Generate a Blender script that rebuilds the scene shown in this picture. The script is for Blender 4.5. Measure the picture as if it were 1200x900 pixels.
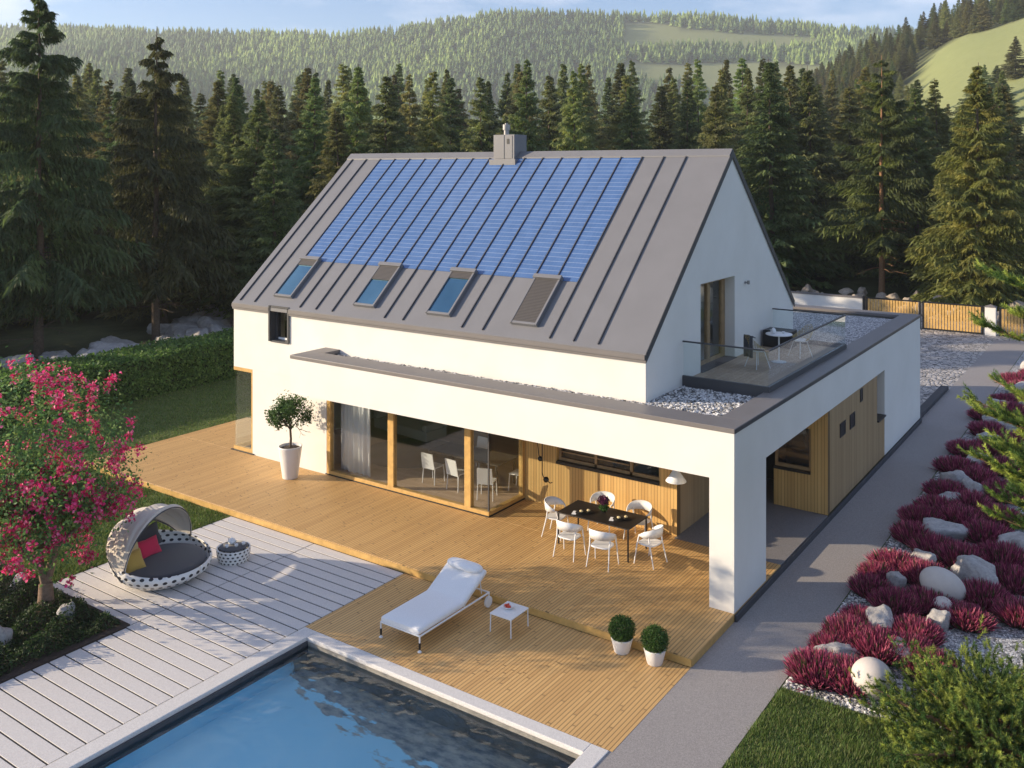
import bpy, bmesh, math, random
import numpy as np
from mathutils import Vector, Matrix
R = math.radians
PI = math.pi
for o in list(bpy.data.objects): bpy.data.objects.remove(o)
S = bpy.context.scene
C = S.collection

# ---------------------------------------------------------------- camera
cam = bpy.data.cameras.new('camera'); co = bpy.data.objects.new('camera', cam); C.objects.link(co); S.camera = co
CX, CY, CH, YAW, FPX = 6.767, -17.34, 8.7, 0.608, 1083.1
co.location = (CX, CY, CH); co.rotation_euler = (R(90), 0, YAW)
cam.sensor_width = 36; cam.sensor_fit = 'HORIZONTAL'; cam.lens = 36*FPX/1200
cam.shift_y = -251.1/1200; cam.clip_start = 0.1; cam.clip_end = 6000
FW = (-math.sin(YAW), math.cos(YAW)); RT = (math.cos(YAW), math.sin(YAW))
def dr(x, y):      # distance ahead of, and to the right of, the viewpoint
    dx, dy = x-CX, y-CY
    return FW[0]*dx+FW[1]*dy, RT[0]*dx+RT[1]*dy
def wxy(d, r): return CX+FW[0]*d+RT[0]*r, CY+FW[1]*d+RT[1]*r

# ---------------------------------------------------------------- light
SUN_EL, SDX, SDY = R(15.6), 1.0, 0.66
w = bpy.data.worlds.new('World'); S.world = w; w.use_nodes = True
nt = w.node_tree; nt.nodes.clear()
out = nt.nodes.new('ShaderNodeOutputWorld'); bg = nt.nodes.new('ShaderNodeBackground'); sky = nt.nodes.new('ShaderNodeTexSky')
sky.sky_type = 'NISHITA'; sky.sun_disc = False; sky.sun_elevation = SUN_EL
sky.sun_rotation = math.atan2(-SDX, -SDY) % (2*PI)
sky.altitude = 400; sky.air_density = 1.0; sky.dust_density = 0.6; sky.ozone_density = 2.0
bg.inputs['Strength'].default_value = 0.095
tc = nt.nodes.new('ShaderNodeTexCoord'); mp = nt.nodes.new('ShaderNodeMapping'); mp.inputs['Scale'].default_value = (1, 1, 3.4)
cl = nt.nodes.new('ShaderNodeTexNoise'); cl.inputs['Scale'].default_value = 3.2; cl.inputs['Detail'].default_value = 7; cl.inputs['Roughness'].default_value = .55
cr = nt.nodes.new('ShaderNodeValToRGB'); cr.color_ramp.elements[0].position = .47; cr.color_ramp.elements[1].position = .70
cr.color_ramp.elements[1].color = (.75, .75, .75, 1)
mx = nt.nodes.new('ShaderNodeMixRGB'); mx.inputs[2].default_value = (8.0, 8.0, 8.8, 1)
L = nt.links.new
L(tc.outputs['Generated'], mp.inputs[0]); L(mp.outputs[0], cl.inputs['Vector']); L(cl.outputs['Fac'], cr.inputs[0])
tn = nt.nodes.new('ShaderNodeMixRGB'); tn.blend_type = 'MULTIPLY'; tn.inputs[0].default_value = 1; tn.inputs[2].default_value = (.90, 1.0, 1.22, 1)
L(cr.outputs[0], mx.inputs[0]); L(sky.outputs[0], tn.inputs[1]); L(tn.outputs[0], mx.inputs[1]); L(mx.outputs[0], bg.inputs[0]); L(bg.outputs[0], out.inputs[0])
sl = bpy.data.lights.new('sun', 'SUN'); sl.energy = 5.0; sl.angle = R(0.5); sl.color = (1.0, .82, .59)
so = bpy.data.objects.new('sun', sl); C.objects.link(so)
hl = math.hypot(SDX, SDY)
so.rotation_euler = Vector((SDX, SDY, -hl*math.tan(SUN_EL))).to_track_quat('-Z', 'Y').to_euler()
so.location = (-60, -50, 60)
S.view_settings.view_transform = 'Standard'; S.view_settings.look = 'None'
S.view_settings.exposure = 0.86; S.view_settings.gamma = 1
S.render.engine = 'CYCLES'; S.render.resolution_x = 1024; S.render.resolution_y = 768
S.cycles.max_bounces = 8; S.cycles.transparent_max_bounces = 24; S.cycles.volume_bounces = 0

# ---------------------------------------------------------------- materials
class M:
    def __init__(s, name, col=(.5, .5, .5), rough=.6, **kw):
        s.m = bpy.data.materials.new(name); s.m.use_nodes = True; s.t = s.m.node_tree
        s.b = s.t.nodes['Principled BSDF']; s.out = s.t.nodes['Material Output']
        s.b.inputs['Base Color'].default_value = (*col, 1); s.b.inputs['Roughness'].default_value = rough
        for k, v in kw.items(): s.b.inputs[k.replace('_', ' ')].default_value = v
    def n(s, typ, ins=None, **pr):
        o = s.t.nodes.new('ShaderNode'+typ)
        for k, v in pr.items(): setattr(o, k, v)
        for k, v in (ins or {}).items():
            if isinstance(v, bpy.types.NodeSocket): s.t.links.new(v, o.inputs[k])
            else: o.inputs[k].default_value = v
        return o
    def l(s, a, b): s.t.links.new(a, b)
    def pos(s): return s.n('NewGeometry').outputs['Position']
    def obj(s): return s.n('TexCoord').outputs['Object']
    def math(s, op, a, b=0.0, c=0.0):
        return s.n('Math', {0: a, 1: b, 2: c}, operation=op).outputs[0]
    def xyz(s, v): return s.n('SeparateXYZ', {0: v}).outputs
    def noise(s, scale, detail=4, vec=None, rough=.6):
        i = {'Scale': scale, 'Detail': detail, 'Roughness': rough}
        if vec is not None: i['Vector'] = vec
        return s.n('TexNoise', i).outputs
    def ramp(s, fac, stops):
        r = s.n('ValToRGB', {0: fac}); e = r.color_ramp.elements
        while len(e) < len(stops): e.new(.5)
        for x, (p, c) in zip(e, stops): x.position = p; x.color = (*c, 1)
        return r.outputs[0]
    def mix(s, f, a, b, mode='MIX'):
        return s.n('MixRGB', {0: f, 1: a, 2: b}, blend_type=mode).outputs[0]
    def col(s, o): s.l(o, s.b.inputs['Base Color'])
    def bump(s, h, st=.3, dist=.02):
        o = s.n('Bump', {'Height': h, 'Strength': st, 'Distance': dist}); s.l(o.outputs[0], s.b.inputs['Normal']); return o

def vary(name, c, rough=.6, amt=.12, scale=3, bump=0, bscale=60, bd=.01, **kw):
    m = M(name, c, rough, **kw); p = m.pos(); f = m.noise(scale, 5, p)['Fac']
    lo = tuple(x*(1-amt) for x in c); hi = tuple(min(1, x*(1+amt)) for x in c)
    m.col(m.ramp(f, [(.3, lo), (.7, hi)]))
    if bump: m.bump(m.noise(bscale, 3, p)['Fac'], bump, bd)
    return m.m

MT = {}
def stucco():
    m = M('white_render', (.8, .78, .74), .85); p = m.pos()
    f = m.noise(.7, 6, p)['Fac']; m.col(m.ramp(f, [(.3, (.70, .68, .635)), (.7, (.76, .74, .70))]))
    m.bump(m.noise(140, 2, p)['Fac'], .35, .004); return m.m
MT['wall'] = stucco()
MT['metal'] = vary('standing_seam_metal', (.172, .172, .184), .5, .05, 1.2, .08, 30, .004)
MT['metal_dark'] = vary('dark_flashing', (.055, .056, .062), .5, .1, 2)
MT['coping'] = vary('coping_metal', (.17, .155, .15), .45, .06, 1.5)
MT['seam'] = vary('seam_shadow_metal', (.06, .06, .068), .5, .05, 2)  # near-black, so the colour carries each seam's shadow line
MT['black'] = vary('black_metal', (.012, .012, .013), .4, .1)
MT['plinth'] = vary('dark_plinth', (.06, .06, .065), .8, .15, 4, .2)
def boards(name, c1, c2, axis, width, groove=.12, rough=.6, gd=.25, length=0, along=1, lenN=2.4, streak=(2, 60)):
    m = M(name, c1, rough); P = m.xyz(m.pos()); u = P[axis]; a = P[along]
    k = m.math('DIVIDE', u, width); fl = m.math('FLOOR', k); fr = m.math('FRACT', k)
    j = m.n('TexWhiteNoise', {'W': fl}, noise_dimensions='1D').outputs['Value']
    a2 = m.math('ADD', m.math('DIVIDE', a, lenN), m.math('MULTIPLY', j, 7.0)); fa = m.math('FLOOR', a2)
    v = m.n('CombineXYZ', {0: fl, 1: fa if length else 0.0})
    wn = m.n('TexWhiteNoise', {'Vector': v.outputs[0]}, noise_dimensions='2D').outputs['Value']
    sc = m.n('CombineXYZ', {0: m.math('MULTIPLY', u, streak[1]), 1: m.math('MULTIPLY', a, streak[0]), 2: m.math('MULTIPLY', P[2] if along != 2 else P[1], 8.0)})
    gr = m.noise(1.0, 4, sc.outputs[0])['Fac']
    big = m.noise(.5, 4, m.pos())['Fac']
    f = m.math('ADD', m.math('ADD', m.math('MULTIPLY', wn, .5), m.math('MULTIPLY', gr, .45)), m.math('MULTIPLY', m.math('SUBTRACT', big, .5), .5))
    base = m.ramp(f, [(.1, c2), (.9, c1)])
    e = m.math('LESS_THAN', fr, groove)
    if length: e = m.math('MAXIMUM', e, m.math('LESS_THAN', m.math('FRACT', a2), .008))
    m.col(m.mix(e, base, (*[x*gd for x in c2], 1)))
    m.bump(m.math('SUBTRACT', m.math('MULTIPLY', gr, .3), e), .5, .006)
    return m.m
MT['deck'] = boards('timber_deck', (.70, .44, .175), (.53, .31, .115), 0, .072, .17, .55, .35, 1)
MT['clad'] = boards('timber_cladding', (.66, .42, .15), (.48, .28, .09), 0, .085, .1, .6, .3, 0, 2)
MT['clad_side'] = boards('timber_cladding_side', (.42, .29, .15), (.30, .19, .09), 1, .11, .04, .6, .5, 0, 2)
MT['fence_wood'] = boards('larch_slats', (.60, .40, .18), (.42, .26, .10), 0, .14, .05, .6, .4, 0, 2)
MT['oak'] = vary('oak_frame', (.55, .34, .11), .45, .18, 6)
MT['oak_dark'] = vary('oak_door_frame', (.30, .19, .09), .5, .2, 6)
MT['floor_in'] = boards('oak_floor', (.62, .46, .33), (.48, .34, .23), 1, .16, .02, .4, .5, 1, 0, 1.6, (2, 20))
def paving(name, c, scale, amt=.1, rough=.85, spk=.5):
    m = M(name, c, rough); p = m.pos(); a = m.noise(scale, 6, p, .7)['Fac']; b = m.noise(.35, 5, p)['Fac']
    sp = m.n('TexVoronoi', {'Vector': p, 'Scale': 90.0}).outputs['Color']
    f = m.math('ADD', m.math('MULTIPLY', a, .6), m.math('MULTIPLY', b, .4))
    x = m.ramp(f, [(.3, tuple(v*(1-amt) for v in c)), (.7, tuple(v*(1+amt) for v in c))])
    g = m.n('RGBToBW', {0: sp}).outputs[0]
    m.col(m.mix(spk, x, m.ramp(g, [(.15, tuple(v*.55 for v in c)), (.85, tuple(v*1.35 for v in c))])))
    m.bump(a, .25, .006); return m.m
MT['path'] = paving('washed_concrete', (.30, .28, .27), 60)
MT['slab'] = paving('grey_slab', (.2, .19, .19), 40)
MT['tile'] = paving('pale_paving', (.62, .595, .575), 25, .06, spk=.22)
MT['coping_stone'] = paving('pale_coping_stone', (.64, .62, .60), 30, .05, spk=.3)
def soil(name, c1, c2, sc=6):
    m = M(name, c1, .95); p = m.pos(); f = m.noise(sc, 8, p, .75)['Fac']; m.col(m.ramp(f, [(.3, c1), (.7, c2)]))
    m.bump(f, .6, .05); return m.m
MT['lawn'] = soil('lawn_soil', (.05, .085, .018), (.10, .14, .03), 9)
MT['terrain'] = soil('forest_floor', (.03, .042, .015), (.075, .075, .03), .35)
MT['bark_dark'] = soil('bark', (.07, .05, .035), (.16, .12, .09), 9)
MT['bark_red'] = soil('pine_bark', (.20, .10, .05), (.38, .22, .12), 14)
MT['bark_tree'] = soil('smooth_bark', (.13, .08, .055), (.28, .19, .13), 16)
def pebbles(name, scale, stops, bump=.8, dist=.03):
    m = M(name, (.4, .4, .4), .8); p = m.pos()
    v = m.n('TexVoronoi', {'Vector': p, 'Scale': scale}); g = m.n('RGBToBW', {0: v.outputs['Color']}).outputs[0]
    c = m.ramp(g, stops); e = m.n('TexVoronoi', {'Vector': p, 'Scale': scale}, feature='DISTANCE_TO_EDGE').outputs['Distance']
    ed = m.math('LESS_THAN', e, .045*1.0)
    m.col(m.mix(ed, c, (.05, .05, .05, 1))); m.bump(m.math('MINIMUM', e, .25), bump, dist); return m.m
GREY = [(.2, (.14, .14, .15)), (.42, (.45, .45, .46)), (.62, (.80, .79, .78)), (.8, (.3, .3, .31))]
MT['gravel'] = pebbles('grey_gravel', 22, GREY)
MT['cobble'] = pebbles('granite_cobbles', 5.2, [(.2, (.22, .215, .21)), (.5, (.60, .56, .52)), (.8, (.38, .37, .37))], .9, .08)
def vcol(name, rough=.7, spread=0.0, sub=0.0, **kw):
    m = M(name, (.5, .5, .5), rough, **kw); c = m.n('VertexColor', layer_name='Col').outputs[0]
    if spread:
        r = m.n('ObjectInfo').outputs['Random']
        h = m.n('HueSaturation', {'Hue': m.math('ADD', m.math('MULTIPLY', r, spread*.12), .5-spread*.06), 'Saturation': 1.0,
              'Value': m.math('ADD', m.math('MULTIPLY', m.math('FRACT', m.math('MULTIPLY', r, 7.31)), spread*.9), 1-spread*.45), 'Color': c})
        c = h.outputs[0]
    m.col(c)
    if sub:
        tr = m.n('BsdfTranslucent', {'Color': c}); mxs = m.n('MixShader', {0: sub}); m.l(m.b.outputs[0], mxs.inputs[1]); m.l(tr.outputs[0], mxs.inputs[2])
        m.l(mxs.outputs[0], m.out.inputs[0])
    return m.m
MT['leaf'] = vcol('leaves', .6, 0, .4)
MT['needle'] = vcol('needles', .7, .8, .42)
MT['stone_v'] = vcol('pebble_stone', .8)
def boulder_mat(name, c1, c2):
    m = M(name, c1, .85); p = m.obj(); a = m.noise(1.4, 8, p, .7); b = m.noise(9, 6, p, .7)['Fac']
    f = m.math('ADD', m.math('MULTIPLY', a['Fac'], .6), m.math('MULTIPLY', b, .4))
    m.col(m.ramp(f, [(.32, c1), (.66, c2)])); m.bump(f, .5, .08); return m.m
MT['rock'] = boulder_mat('grey_rock', (.22, .21, .21), (.56, .54, .52))
MT['rock_tan'] = boulder_mat('tan_rock', (.16, .13, .10), (.48, .41, .33))
MT['sphere'] = vary('cast_stone', (.55, .50, .46), .7, .06, 4, .1, 80, .003)
MT['white'] = vary('white_paint', (.78, .78, .78), .4, .03)
MT['whitepot'] = vary('white_pot', (.74, .72, .70), .45, .04)
def fabric(name, c, sc=220, amt=.12):
    m = M(name, c, .9); p = m.obj(); f = m.noise(sc, 2, p)['Fac']; m.col(m.ramp(f, [(.3, tuple(v*(1-amt) for v in c)), (.7, tuple(min(1, v*(1+amt)) for v in c))]))
    m.bump(f, .25, .003); m.b.inputs['Sheen Weight'].default_value = .3; return m.m
MT['fab_white'] = fabric('white_canvas', (.78, .78, .79), 60, .04)
MT['fab_dark'] = fabric('charcoal_fabric', (.055, .056, .065))
MT['fab_pink'] = fabric('pink_fabric', (.62, .02, .08))
MT['fab_yellow'] = fabric('mustard_fabric', (.50, .32, .07))
MT['fab_cream'] = fabric('cream_fabric', (.62, .50, .26))
MT['fab_taupe'] = fabric('taupe_canopy_cloth', (.64, .58, .50), 90, .05)
MT['fab_grey'] = fabric('grey_upholstery', (.66, .64, .58))
MT['rug'] = fabric('dark_rug', (.07, .07, .065), 30)
MT['curtain'] = fabric('pale_curtain', (.74, .74, .76), 60, .03)
MT['table_black'] = vary('black_table', (.022, .017, .014), .45, .2)
MT['wire'] = vary('gold_wire', (.42, .32, .13), .4, .1)
MT['soil'] = soil('potting_soil', (.03, .02, .015), (.07, .05, .04), 30)
MT['in_wall'] = vary('inner_wall', (.72, .70, .66), .8, .03)
MT['in_dark'] = vary('inner_dark', (.03, .03, .03), .8, .1)
MT['food_red'] = vary('red_fruit', (.55, .05, .02), .35, .3, 40)
MT['steel'] = vary('flue_steel', (.30, .29, .29), .35, .05, Metallic=.4)
def glass(name, tint=(.86, .9, .9), refl=1.0, ior=1.5):
    m = M(name); t = m.n('BsdfTransparent', {'Color': (*tint, 1)}); g = m.n('BsdfGlossy', {'Roughness': 0.0, 'Color': (1, 1, 1, 1)})
    fc = m.n('LayerWeight', {'Blend': .5}).outputs['Facing']; f = m.math('MULTIPLY', m.math('ADD', m.math('MULTIPLY', m.math('POWER', fc, 5.0), .9), .035), refl)
    x = m.n('MixShader', {0: f, 1: t.outputs[0], 2: g.outputs[0]}); m.l(x.outputs[0], m.out.inputs[0]); return m.m
MT['glass'] = glass('window_glass', (.90, .92, .92), 1.0)
MT['glass_rail'] = glass('railing_glass', (.94, .97, .97), 1.0)
MT['sky_glass'] = vary('roof_window_glass', (.10, .22, .32), .06, .1, 1, Metallic=.75)
def solar():
    m = M('solar_cells', (.06, .15, .42), .22); P = m.xyz(m.pos()); y = P[1]; x = P[0]
    k = m.math('DIVIDE', m.math('SUBTRACT', y, 2.68), .1196); fr = m.math('FRACT', k)
    ln = m.math('LESS_THAN', fr, .10); fine = m.math('LESS_THAN', m.math('FRACT', m.math('MULTIPLY', k, 5.0)), .14)
    vx = m.math('LESS_THAN', m.math('FRACT', m.math('MULTIPLY', m.math('ADD', x, .02), 9.0)), .06)
    f = m.noise(3, 3, m.pos())['Fac']
    b = m.ramp(f, [(.3, (.055, .12, .28)), (.7, (.075, .15, .33))])
    b = m.mix(m.math('MULTIPLY', m.math('MAXIMUM', fine, vx), .22), b, (.2, .3, .55, 1))
    m.col(m.mix(m.math('MULTIPLY', ln, .42), b, (.45, .52, .66, 1))); m.b.inputs['Coat Weight'].default_value = .6; m.b.inputs['Coat Roughness'].default_value = .08
    return m.m
MT['solar'] = solar()
def shutter():
    m = M('aluminium_shutter', (.16, .14, .13), .5); P = m.xyz(m.pos()); fr = m.math('FRACT', m.math('DIVIDE', P[1], .035))
    m.col(m.mix(m.math('LESS_THAN', fr, .3), (.075, .066, .06, 1), (.02, .018, .017, 1))); m.bump(fr, .6, .01); return m.m
MT['shutter'] = shutter()
def weave():
    m = M('white_wicker', (.76, .75, .72), .5); uv = m.n('UVMap').outputs[0]; P = m.xyz(uv)
    row = m.math('FLOOR', P[1]); u = m.math('ADD', P[0], m.math('MULTIPLY', m.math('MODULO', row, 2.0), .5))
    du = m.math('SUBTRACT', m.math('FRACT', u), .5); dv = m.math('SUBTRACT', m.math('FRACT', P[1]), .5)
    d = m.math('SQRT', m.math('ADD', m.math('MULTIPLY', du, du), m.math('MULTIPLY', dv, dv)))
    h = m.math('LESS_THAN', d, .26)
    m.col(m.mix(h, (.74, .73, .70, 1), (.02, .02, .025, 1))); m.bump(m.math('MINIMUM', d, .32), .8, .04); return m.m
MT['weave'] = weave()
def water():
    m = M('pool_water'); p = m.pos()
    mpn = m.n('Mapping', {0: p}); mpn.inputs['Scale'].default_value = (1, 1, 1)
    a = m.noise(1.1, 3, mpn.outputs[0], .5)['Fac']; b = m.noise(3.4, 2, mpn.outputs[0], .5)['Fac']
    h = m.math('ADD', a, m.math('MULTIPLY', b, .25))
    bp = m.n('Bump', {'Height': h, 'Strength': .4, 'Distance': .10})
    fr = m.n('Fresnel', {'IOR': 1.34, 'Normal': bp.outputs[0]}).outputs[0]
    g = m.n('BsdfGlossy', {'Roughness': 0.0, 'Normal': bp.outputs[0], 'Color': (1, 1, 1, 1)})
    t = m.n('BsdfTransparent', {'Color': (.92, .98, 1.0, 1)})
    x = m.n('MixShader', {0: m.math('MINIMUM', m.math('MULTIPLY', fr, 1.0), 1.0), 1: t.outputs[0], 2: g.outputs[0]}); m.l(x.outputs[0], m.out.inputs[0]); return m.m
MT['water'] = water()
MT['pool_ledge'] = soil('pool_ledge_stone', (.13, .13, .12), (.36, .33, .28), 2.2)
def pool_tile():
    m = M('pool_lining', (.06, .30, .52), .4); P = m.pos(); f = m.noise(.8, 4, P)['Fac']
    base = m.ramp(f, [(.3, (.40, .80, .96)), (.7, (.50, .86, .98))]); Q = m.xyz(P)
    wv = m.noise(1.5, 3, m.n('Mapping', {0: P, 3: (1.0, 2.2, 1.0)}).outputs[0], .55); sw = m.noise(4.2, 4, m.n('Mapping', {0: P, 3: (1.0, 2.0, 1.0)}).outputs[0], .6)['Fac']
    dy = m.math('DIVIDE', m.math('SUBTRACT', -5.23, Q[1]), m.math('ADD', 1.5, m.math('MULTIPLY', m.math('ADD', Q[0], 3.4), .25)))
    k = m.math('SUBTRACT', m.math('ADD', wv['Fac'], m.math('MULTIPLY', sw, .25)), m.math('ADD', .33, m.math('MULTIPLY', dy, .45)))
    ripple_msk = m.n('MapRange', {0: k, 1: -.01, 2: .05}).outputs[0]  # dark mottling painted near the far edge to mimic rippled refraction and reflection
    m.col(m.mix(ripple_msk, base, m.ramp(sw, [(.3, (.10, .14, .16)), (.65, (.50, .48, .40))]))); return m.m
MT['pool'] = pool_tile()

# ---------------------------------------------------------------- geometry helpers
class MB:
    def __init__(s): s.v = []; s.f = []; s.mi = []; s.sm = []; s.uv = None
    def add(s, v, f, mi=0, sm=False):
        b = len(s.v); s.v += [tuple(p) for p in v]
        for q in f: s.f.append(tuple(b+i for i in q)); s.mi.append(mi); s.sm.append(sm)
        return s
    def box(s, x0, x1, y0, y1, z0, z1, mi=0):
        v = [(x, y, z) for z in (z0, z1) for y in (y0, y1) for x in (x0, x1)]
        return s.add(v, [(0, 2, 3, 1), (4, 5, 7, 6), (0, 1, 5, 4), (2, 6, 7, 3), (0, 4, 6, 2), (1, 3, 7, 5)], mi)
    def prism_x(s, poly, x0, x1, mi=0):       # poly in (y, z)
        n = len(poly); v = [(x0, *p) for p in poly]+[(x1, *p) for p in poly]
        f = [tuple(range(n-1, -1, -1)), tuple(range(n, 2*n))]+[(i, (i+1) % n, n+(i+1) % n, n+i) for i in range(n)]
        return s.add(v, f, mi)
    def prism_z(s, poly, z0, z1, mi=0):
        n = len(poly); v = [(*p, z0) for p in poly]+[(*p, z1) for p in poly]
        f = [tuple(range(n-1, -1, -1)), tuple(range(n, 2*n))]+[(i, (i+1) % n, n+(i+1) % n, n+i) for i in range(n)]
        return s.add(v, f, mi)
    def tube(s, pts, rad, n=8, mi=0, caps=True):
        pts = [Vector(p) for p in pts]; rr = rad if isinstance(rad, (list, tuple)) else [rad]*len(pts); V = []; up = Vector((0, 0, 1))
        prev = None
        for i, p in enumerate(pts):
            d = (pts[min(i+1, len(pts)-1)]-pts[max(i-1, 0)]).normalized()
            if prev is None:
                a = d.cross(up) if abs(d.z) < .95 else d.cross(Vector((1, 0, 0)))
            else: a = prev-d*prev.dot(d)
            a.normalize(); prev = a; b = d.cross(a)
            for k in range(n):
                t = 2*PI*k/n; V.append(p+(a*math.cos(t)+b*math.sin(t))*rr[i])
        F = [(i*n+k, i*n+(k+1) % n, (i+1)*n+(k+1) % n, (i+1)*n+k) for i in range(len(pts)-1) for k in range(n)]
        s.add(V, F, mi, True)
        if caps: s.add(V[:n], [tuple(range(n-1, -1, -1))], mi); s.add(V[-n:], [tuple(range(n))], mi)
        return s
    def lathe(s, prof, n=24, c=(0, 0, 0), mi=0, sx=1, sy=1):
        V = []; 
        for (r, z) in prof:
            for k in range(n): t = 2*PI*k/n; V.append((c[0]+r*sx*math.cos(t), c[1]+r*sy*math.sin(t), c[2]+z))
        F = [(i*n+k, i*n+(k+1) % n, (i+1)*n+(k+1) % n, (i+1)*n+k) for i in range(len(prof)-1) for k in range(n)]
        return s.add(V, F, mi, True)
    def ball(s, c, r, mi=0, n=12):
        r = r if isinstance(r, tuple) else (r, r, r); m = n//2+1
        V = [(c[0]+r[0]*math.sin(PI*j/m)*math.cos(2*PI*k/n), c[1]+r[1]*math.sin(PI*j/m)*math.sin(2*PI*k/n), c[2]+r[2]*math.cos(PI*j/m)) for j in range(m+1) for k in range(n)]
        F = [(j*n+k, (j+1)*n+k, (j+1)*n+(k+1) % n, j*n+(k+1) % n) for j in range(m) for k in range(n)]
        return s.add(V, F, mi, True)
    def xform(s, mat): s.v = [tuple(mat @ Vector(p)) for p in s.v]; return s
    def build(s, name, mats, parent=None, bevel=0, solid=0, sub=0):
        me = bpy.data.meshes.new(name); me.from_pydata(s.v, [], s.f)
        for m in (mats if isinstance(mats, (list, tuple)) else [mats]): me.materials.append(m)
        me.polygons.foreach_set('material_index', s.mi); me.polygons.foreach_set('use_smooth', s.sm)
        o = bpy.data.objects.new(name, me); C.objects.link(o)
        if parent: o.parent = parent
        if solid: q = o.modifiers.new('solid', 'SOLIDIFY'); q.thickness = solid; q.offset = 0
        if sub: q = o.modifiers.new('sub', 'SUBSURF'); q.levels = sub; q.render_levels = sub
        if bevel: q = o.modifiers.new('bevel', 'BEVEL'); q.width = bevel; q.segments = 2; q.limit_method = 'ANGLE'
        me.update(); return o
def npmesh(name, V, k, mats, parent=None, col=None, mi=None, smooth=False, link=True, F=None):
    """V (n,3); consecutive k verts form a face unless F given"""
    V = np.asarray(V, np.float32).reshape(-1, 3)
    if F is None: F = np.arange(len(V)).reshape(-1, k)
    F = np.asarray(F, np.int32); nf = len(F)
    me = bpy.data.meshes.new(name); me.vertices.add(len(V)); me.vertices.foreach_set('co', V.ravel())
    me.loops.add(nf*k); me.loops.foreach_set('vertex_index', F.ravel())
    me.polygons.add(nf); me.polygons.foreach_set('loop_start', np.arange(0, nf*k, k, dtype=np.int32))
    me.polygons.foreach_set('loop_total', np.full(nf, k, np.int32))
    for m in (mats if isinstance(mats, (list, tuple)) else [mats]): me.materials.append(m)
    if mi is not None: me.polygons.foreach_set('material_index', np.asarray(mi, np.int32))
    me.polygons.foreach_set('use_smooth', np.full(nf, smooth))
    if col is not None:
        a = me.color_attributes.new('Col', 'FLOAT_COLOR', 'POINT'); c4 = np.ones((len(V), 4), np.float32); c4[:, :3] = col; a.data.foreach_set('color', c4.ravel())
    me.update(calc_edges=True); me.validate()
    o = bpy.data.objects.new(name, me)
    if link: C.objects.link(o)
    if parent: o.parent = parent
    return o
def tag(o, label, cat, group=None, kind=None):
    o['label'] = label; o['category'] = cat
    if group: o['group'] = group
    if kind: o['kind'] = kind
    return o
def struct(o, label=None):
    o['kind'] = 'structure'
    if label: o['label'] = label; 
    return o
def stuff(o, label, cat): o['kind'] = 'stuff'; o['label'] = label; o['category'] = cat; return o
def thing(name, label, cat, loc=(0, 0, 0), rz=0, group=None):
    o = bpy.data.objects.new(name, None); o.empty_display_size = .3; C.objects.link(o); o.location = loc; o.rotation_euler = (0, 0, rz)
    return tag(o, label, cat, group)
def dup(root, loc, rz=0, label=None, group=None, sc=None):
    r = root.copy(); C.objects.link(r); r.location = loc; r.rotation_euler = (0, 0, rz)
    if label: r['label'] = label
    if group: r['group'] = group
    if sc is not None: r.scale = sc
    for ch in list(root.children):
        c = ch.copy(); C.objects.link(c); c.parent = r
        for g in ch.children:
            d = g.copy(); C.objects.link(d); d.parent = c
    return r

rng = np.random.default_rng(7); rnd = random.Random(7)

# ================================================================ SETTING: terrain
TA = np.array([-.85, -.45, -.2, 0, .2, .3, .4, .5, .6, .85])
TD = np.array([62, 100, 150, 260, 350, 600, 800, 1100, 1450])
TZ = np.array([
 [-.3]*10,
 [-1, -1, -1, -1, -1, 0, 2, 4, 6, 8],
 [-2, -2, -2, -2, 0, 3, 8, 14, 19, 24],
 [6, 2, -3, -4, 2, 12, 25, 43, 53, 66],
 [14, 8, 0, -3, 10, 28, 47, 62, 70, 80],
 [62, 45, 22, 10, 20, 40, 60, 72, 80, 90],
 [110, 88, 56, 40, 50, 60, 70, 80, 90, 95],
 [184, 170, 166, 190, 188, 180, 172, 160, 150, 140],
 [90, 80, 70, 80, 80, 70, 60, 60, 60, 60]], float)
def smooth_interp(x, xp, i):  # smoothstep weights
    return x
def terr(d, r):
    d = np.asarray(d, float); r = np.asarray(r, float)
    a = np.clip(r/np.maximum(d, 1), TA[0], TA[-1]); dd = np.clip(d, TD[0], TD[-1])
    i = np.clip(np.searchsorted(TD, dd, 'right')-1, 0, len(TD)-2); j = np.clip(np.searchsorted(TA, a, 'right')-1, 0, len(TA)-2)
    u = (dd-TD[i])/(TD[i+1]-TD[i]); v = (a-TA[j])/(TA[j+1]-TA[j]); v = v*v*(3-2*v)*.6+v*.4
    z = (TZ[i, j]*(1-v)+TZ[i, j+1]*v)*(1-u)+(TZ[i+1, j]*(1-v)+TZ[i+1, j+1]*v)*u
    z = np.where(d < TD[0], -.3, z)
    far = np.clip((d-150)/500, 0, 1)
    z = z+far*(5*np.sin(r*.011+1)+4*np.sin(r*.023+d*.013)+3*np.sin(d*.021+2))*np.clip((1150-d)/400, 0.25, 1)
    return z
rs = np.concatenate([np.arange(-1300, -130, 26), np.arange(-130, 260.1, 8), np.arange(286, 1301, 26)])
ds = np.concatenate([np.arange(-220, -30, 26), np.arange(-30, 330, 8), np.arange(330, 1460, 20)])
RR, DD = np.meshgrid(rs, ds); XX, YY = CX+FW[0]*DD+RT[0]*RR, CY+FW[1]*DD+RT[1]*RR
ZZ = terr(DD, RR); nr = len(rs); nd = len(ds)
V = np.stack([XX, YY, ZZ], -1).reshape(-1, 3)
ii, jj = np.meshgrid(np.arange(nd-1), np.arange(nr-1), indexing='ij')
F = np.stack([ii*nr+jj, ii*nr+jj+1, (ii+1)*nr+jj+1, (ii+1)*nr+jj], -1).reshape(-1, 4)
GX0, GX1, GY0, GY1 = -29, 22, -45, 43
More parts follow.
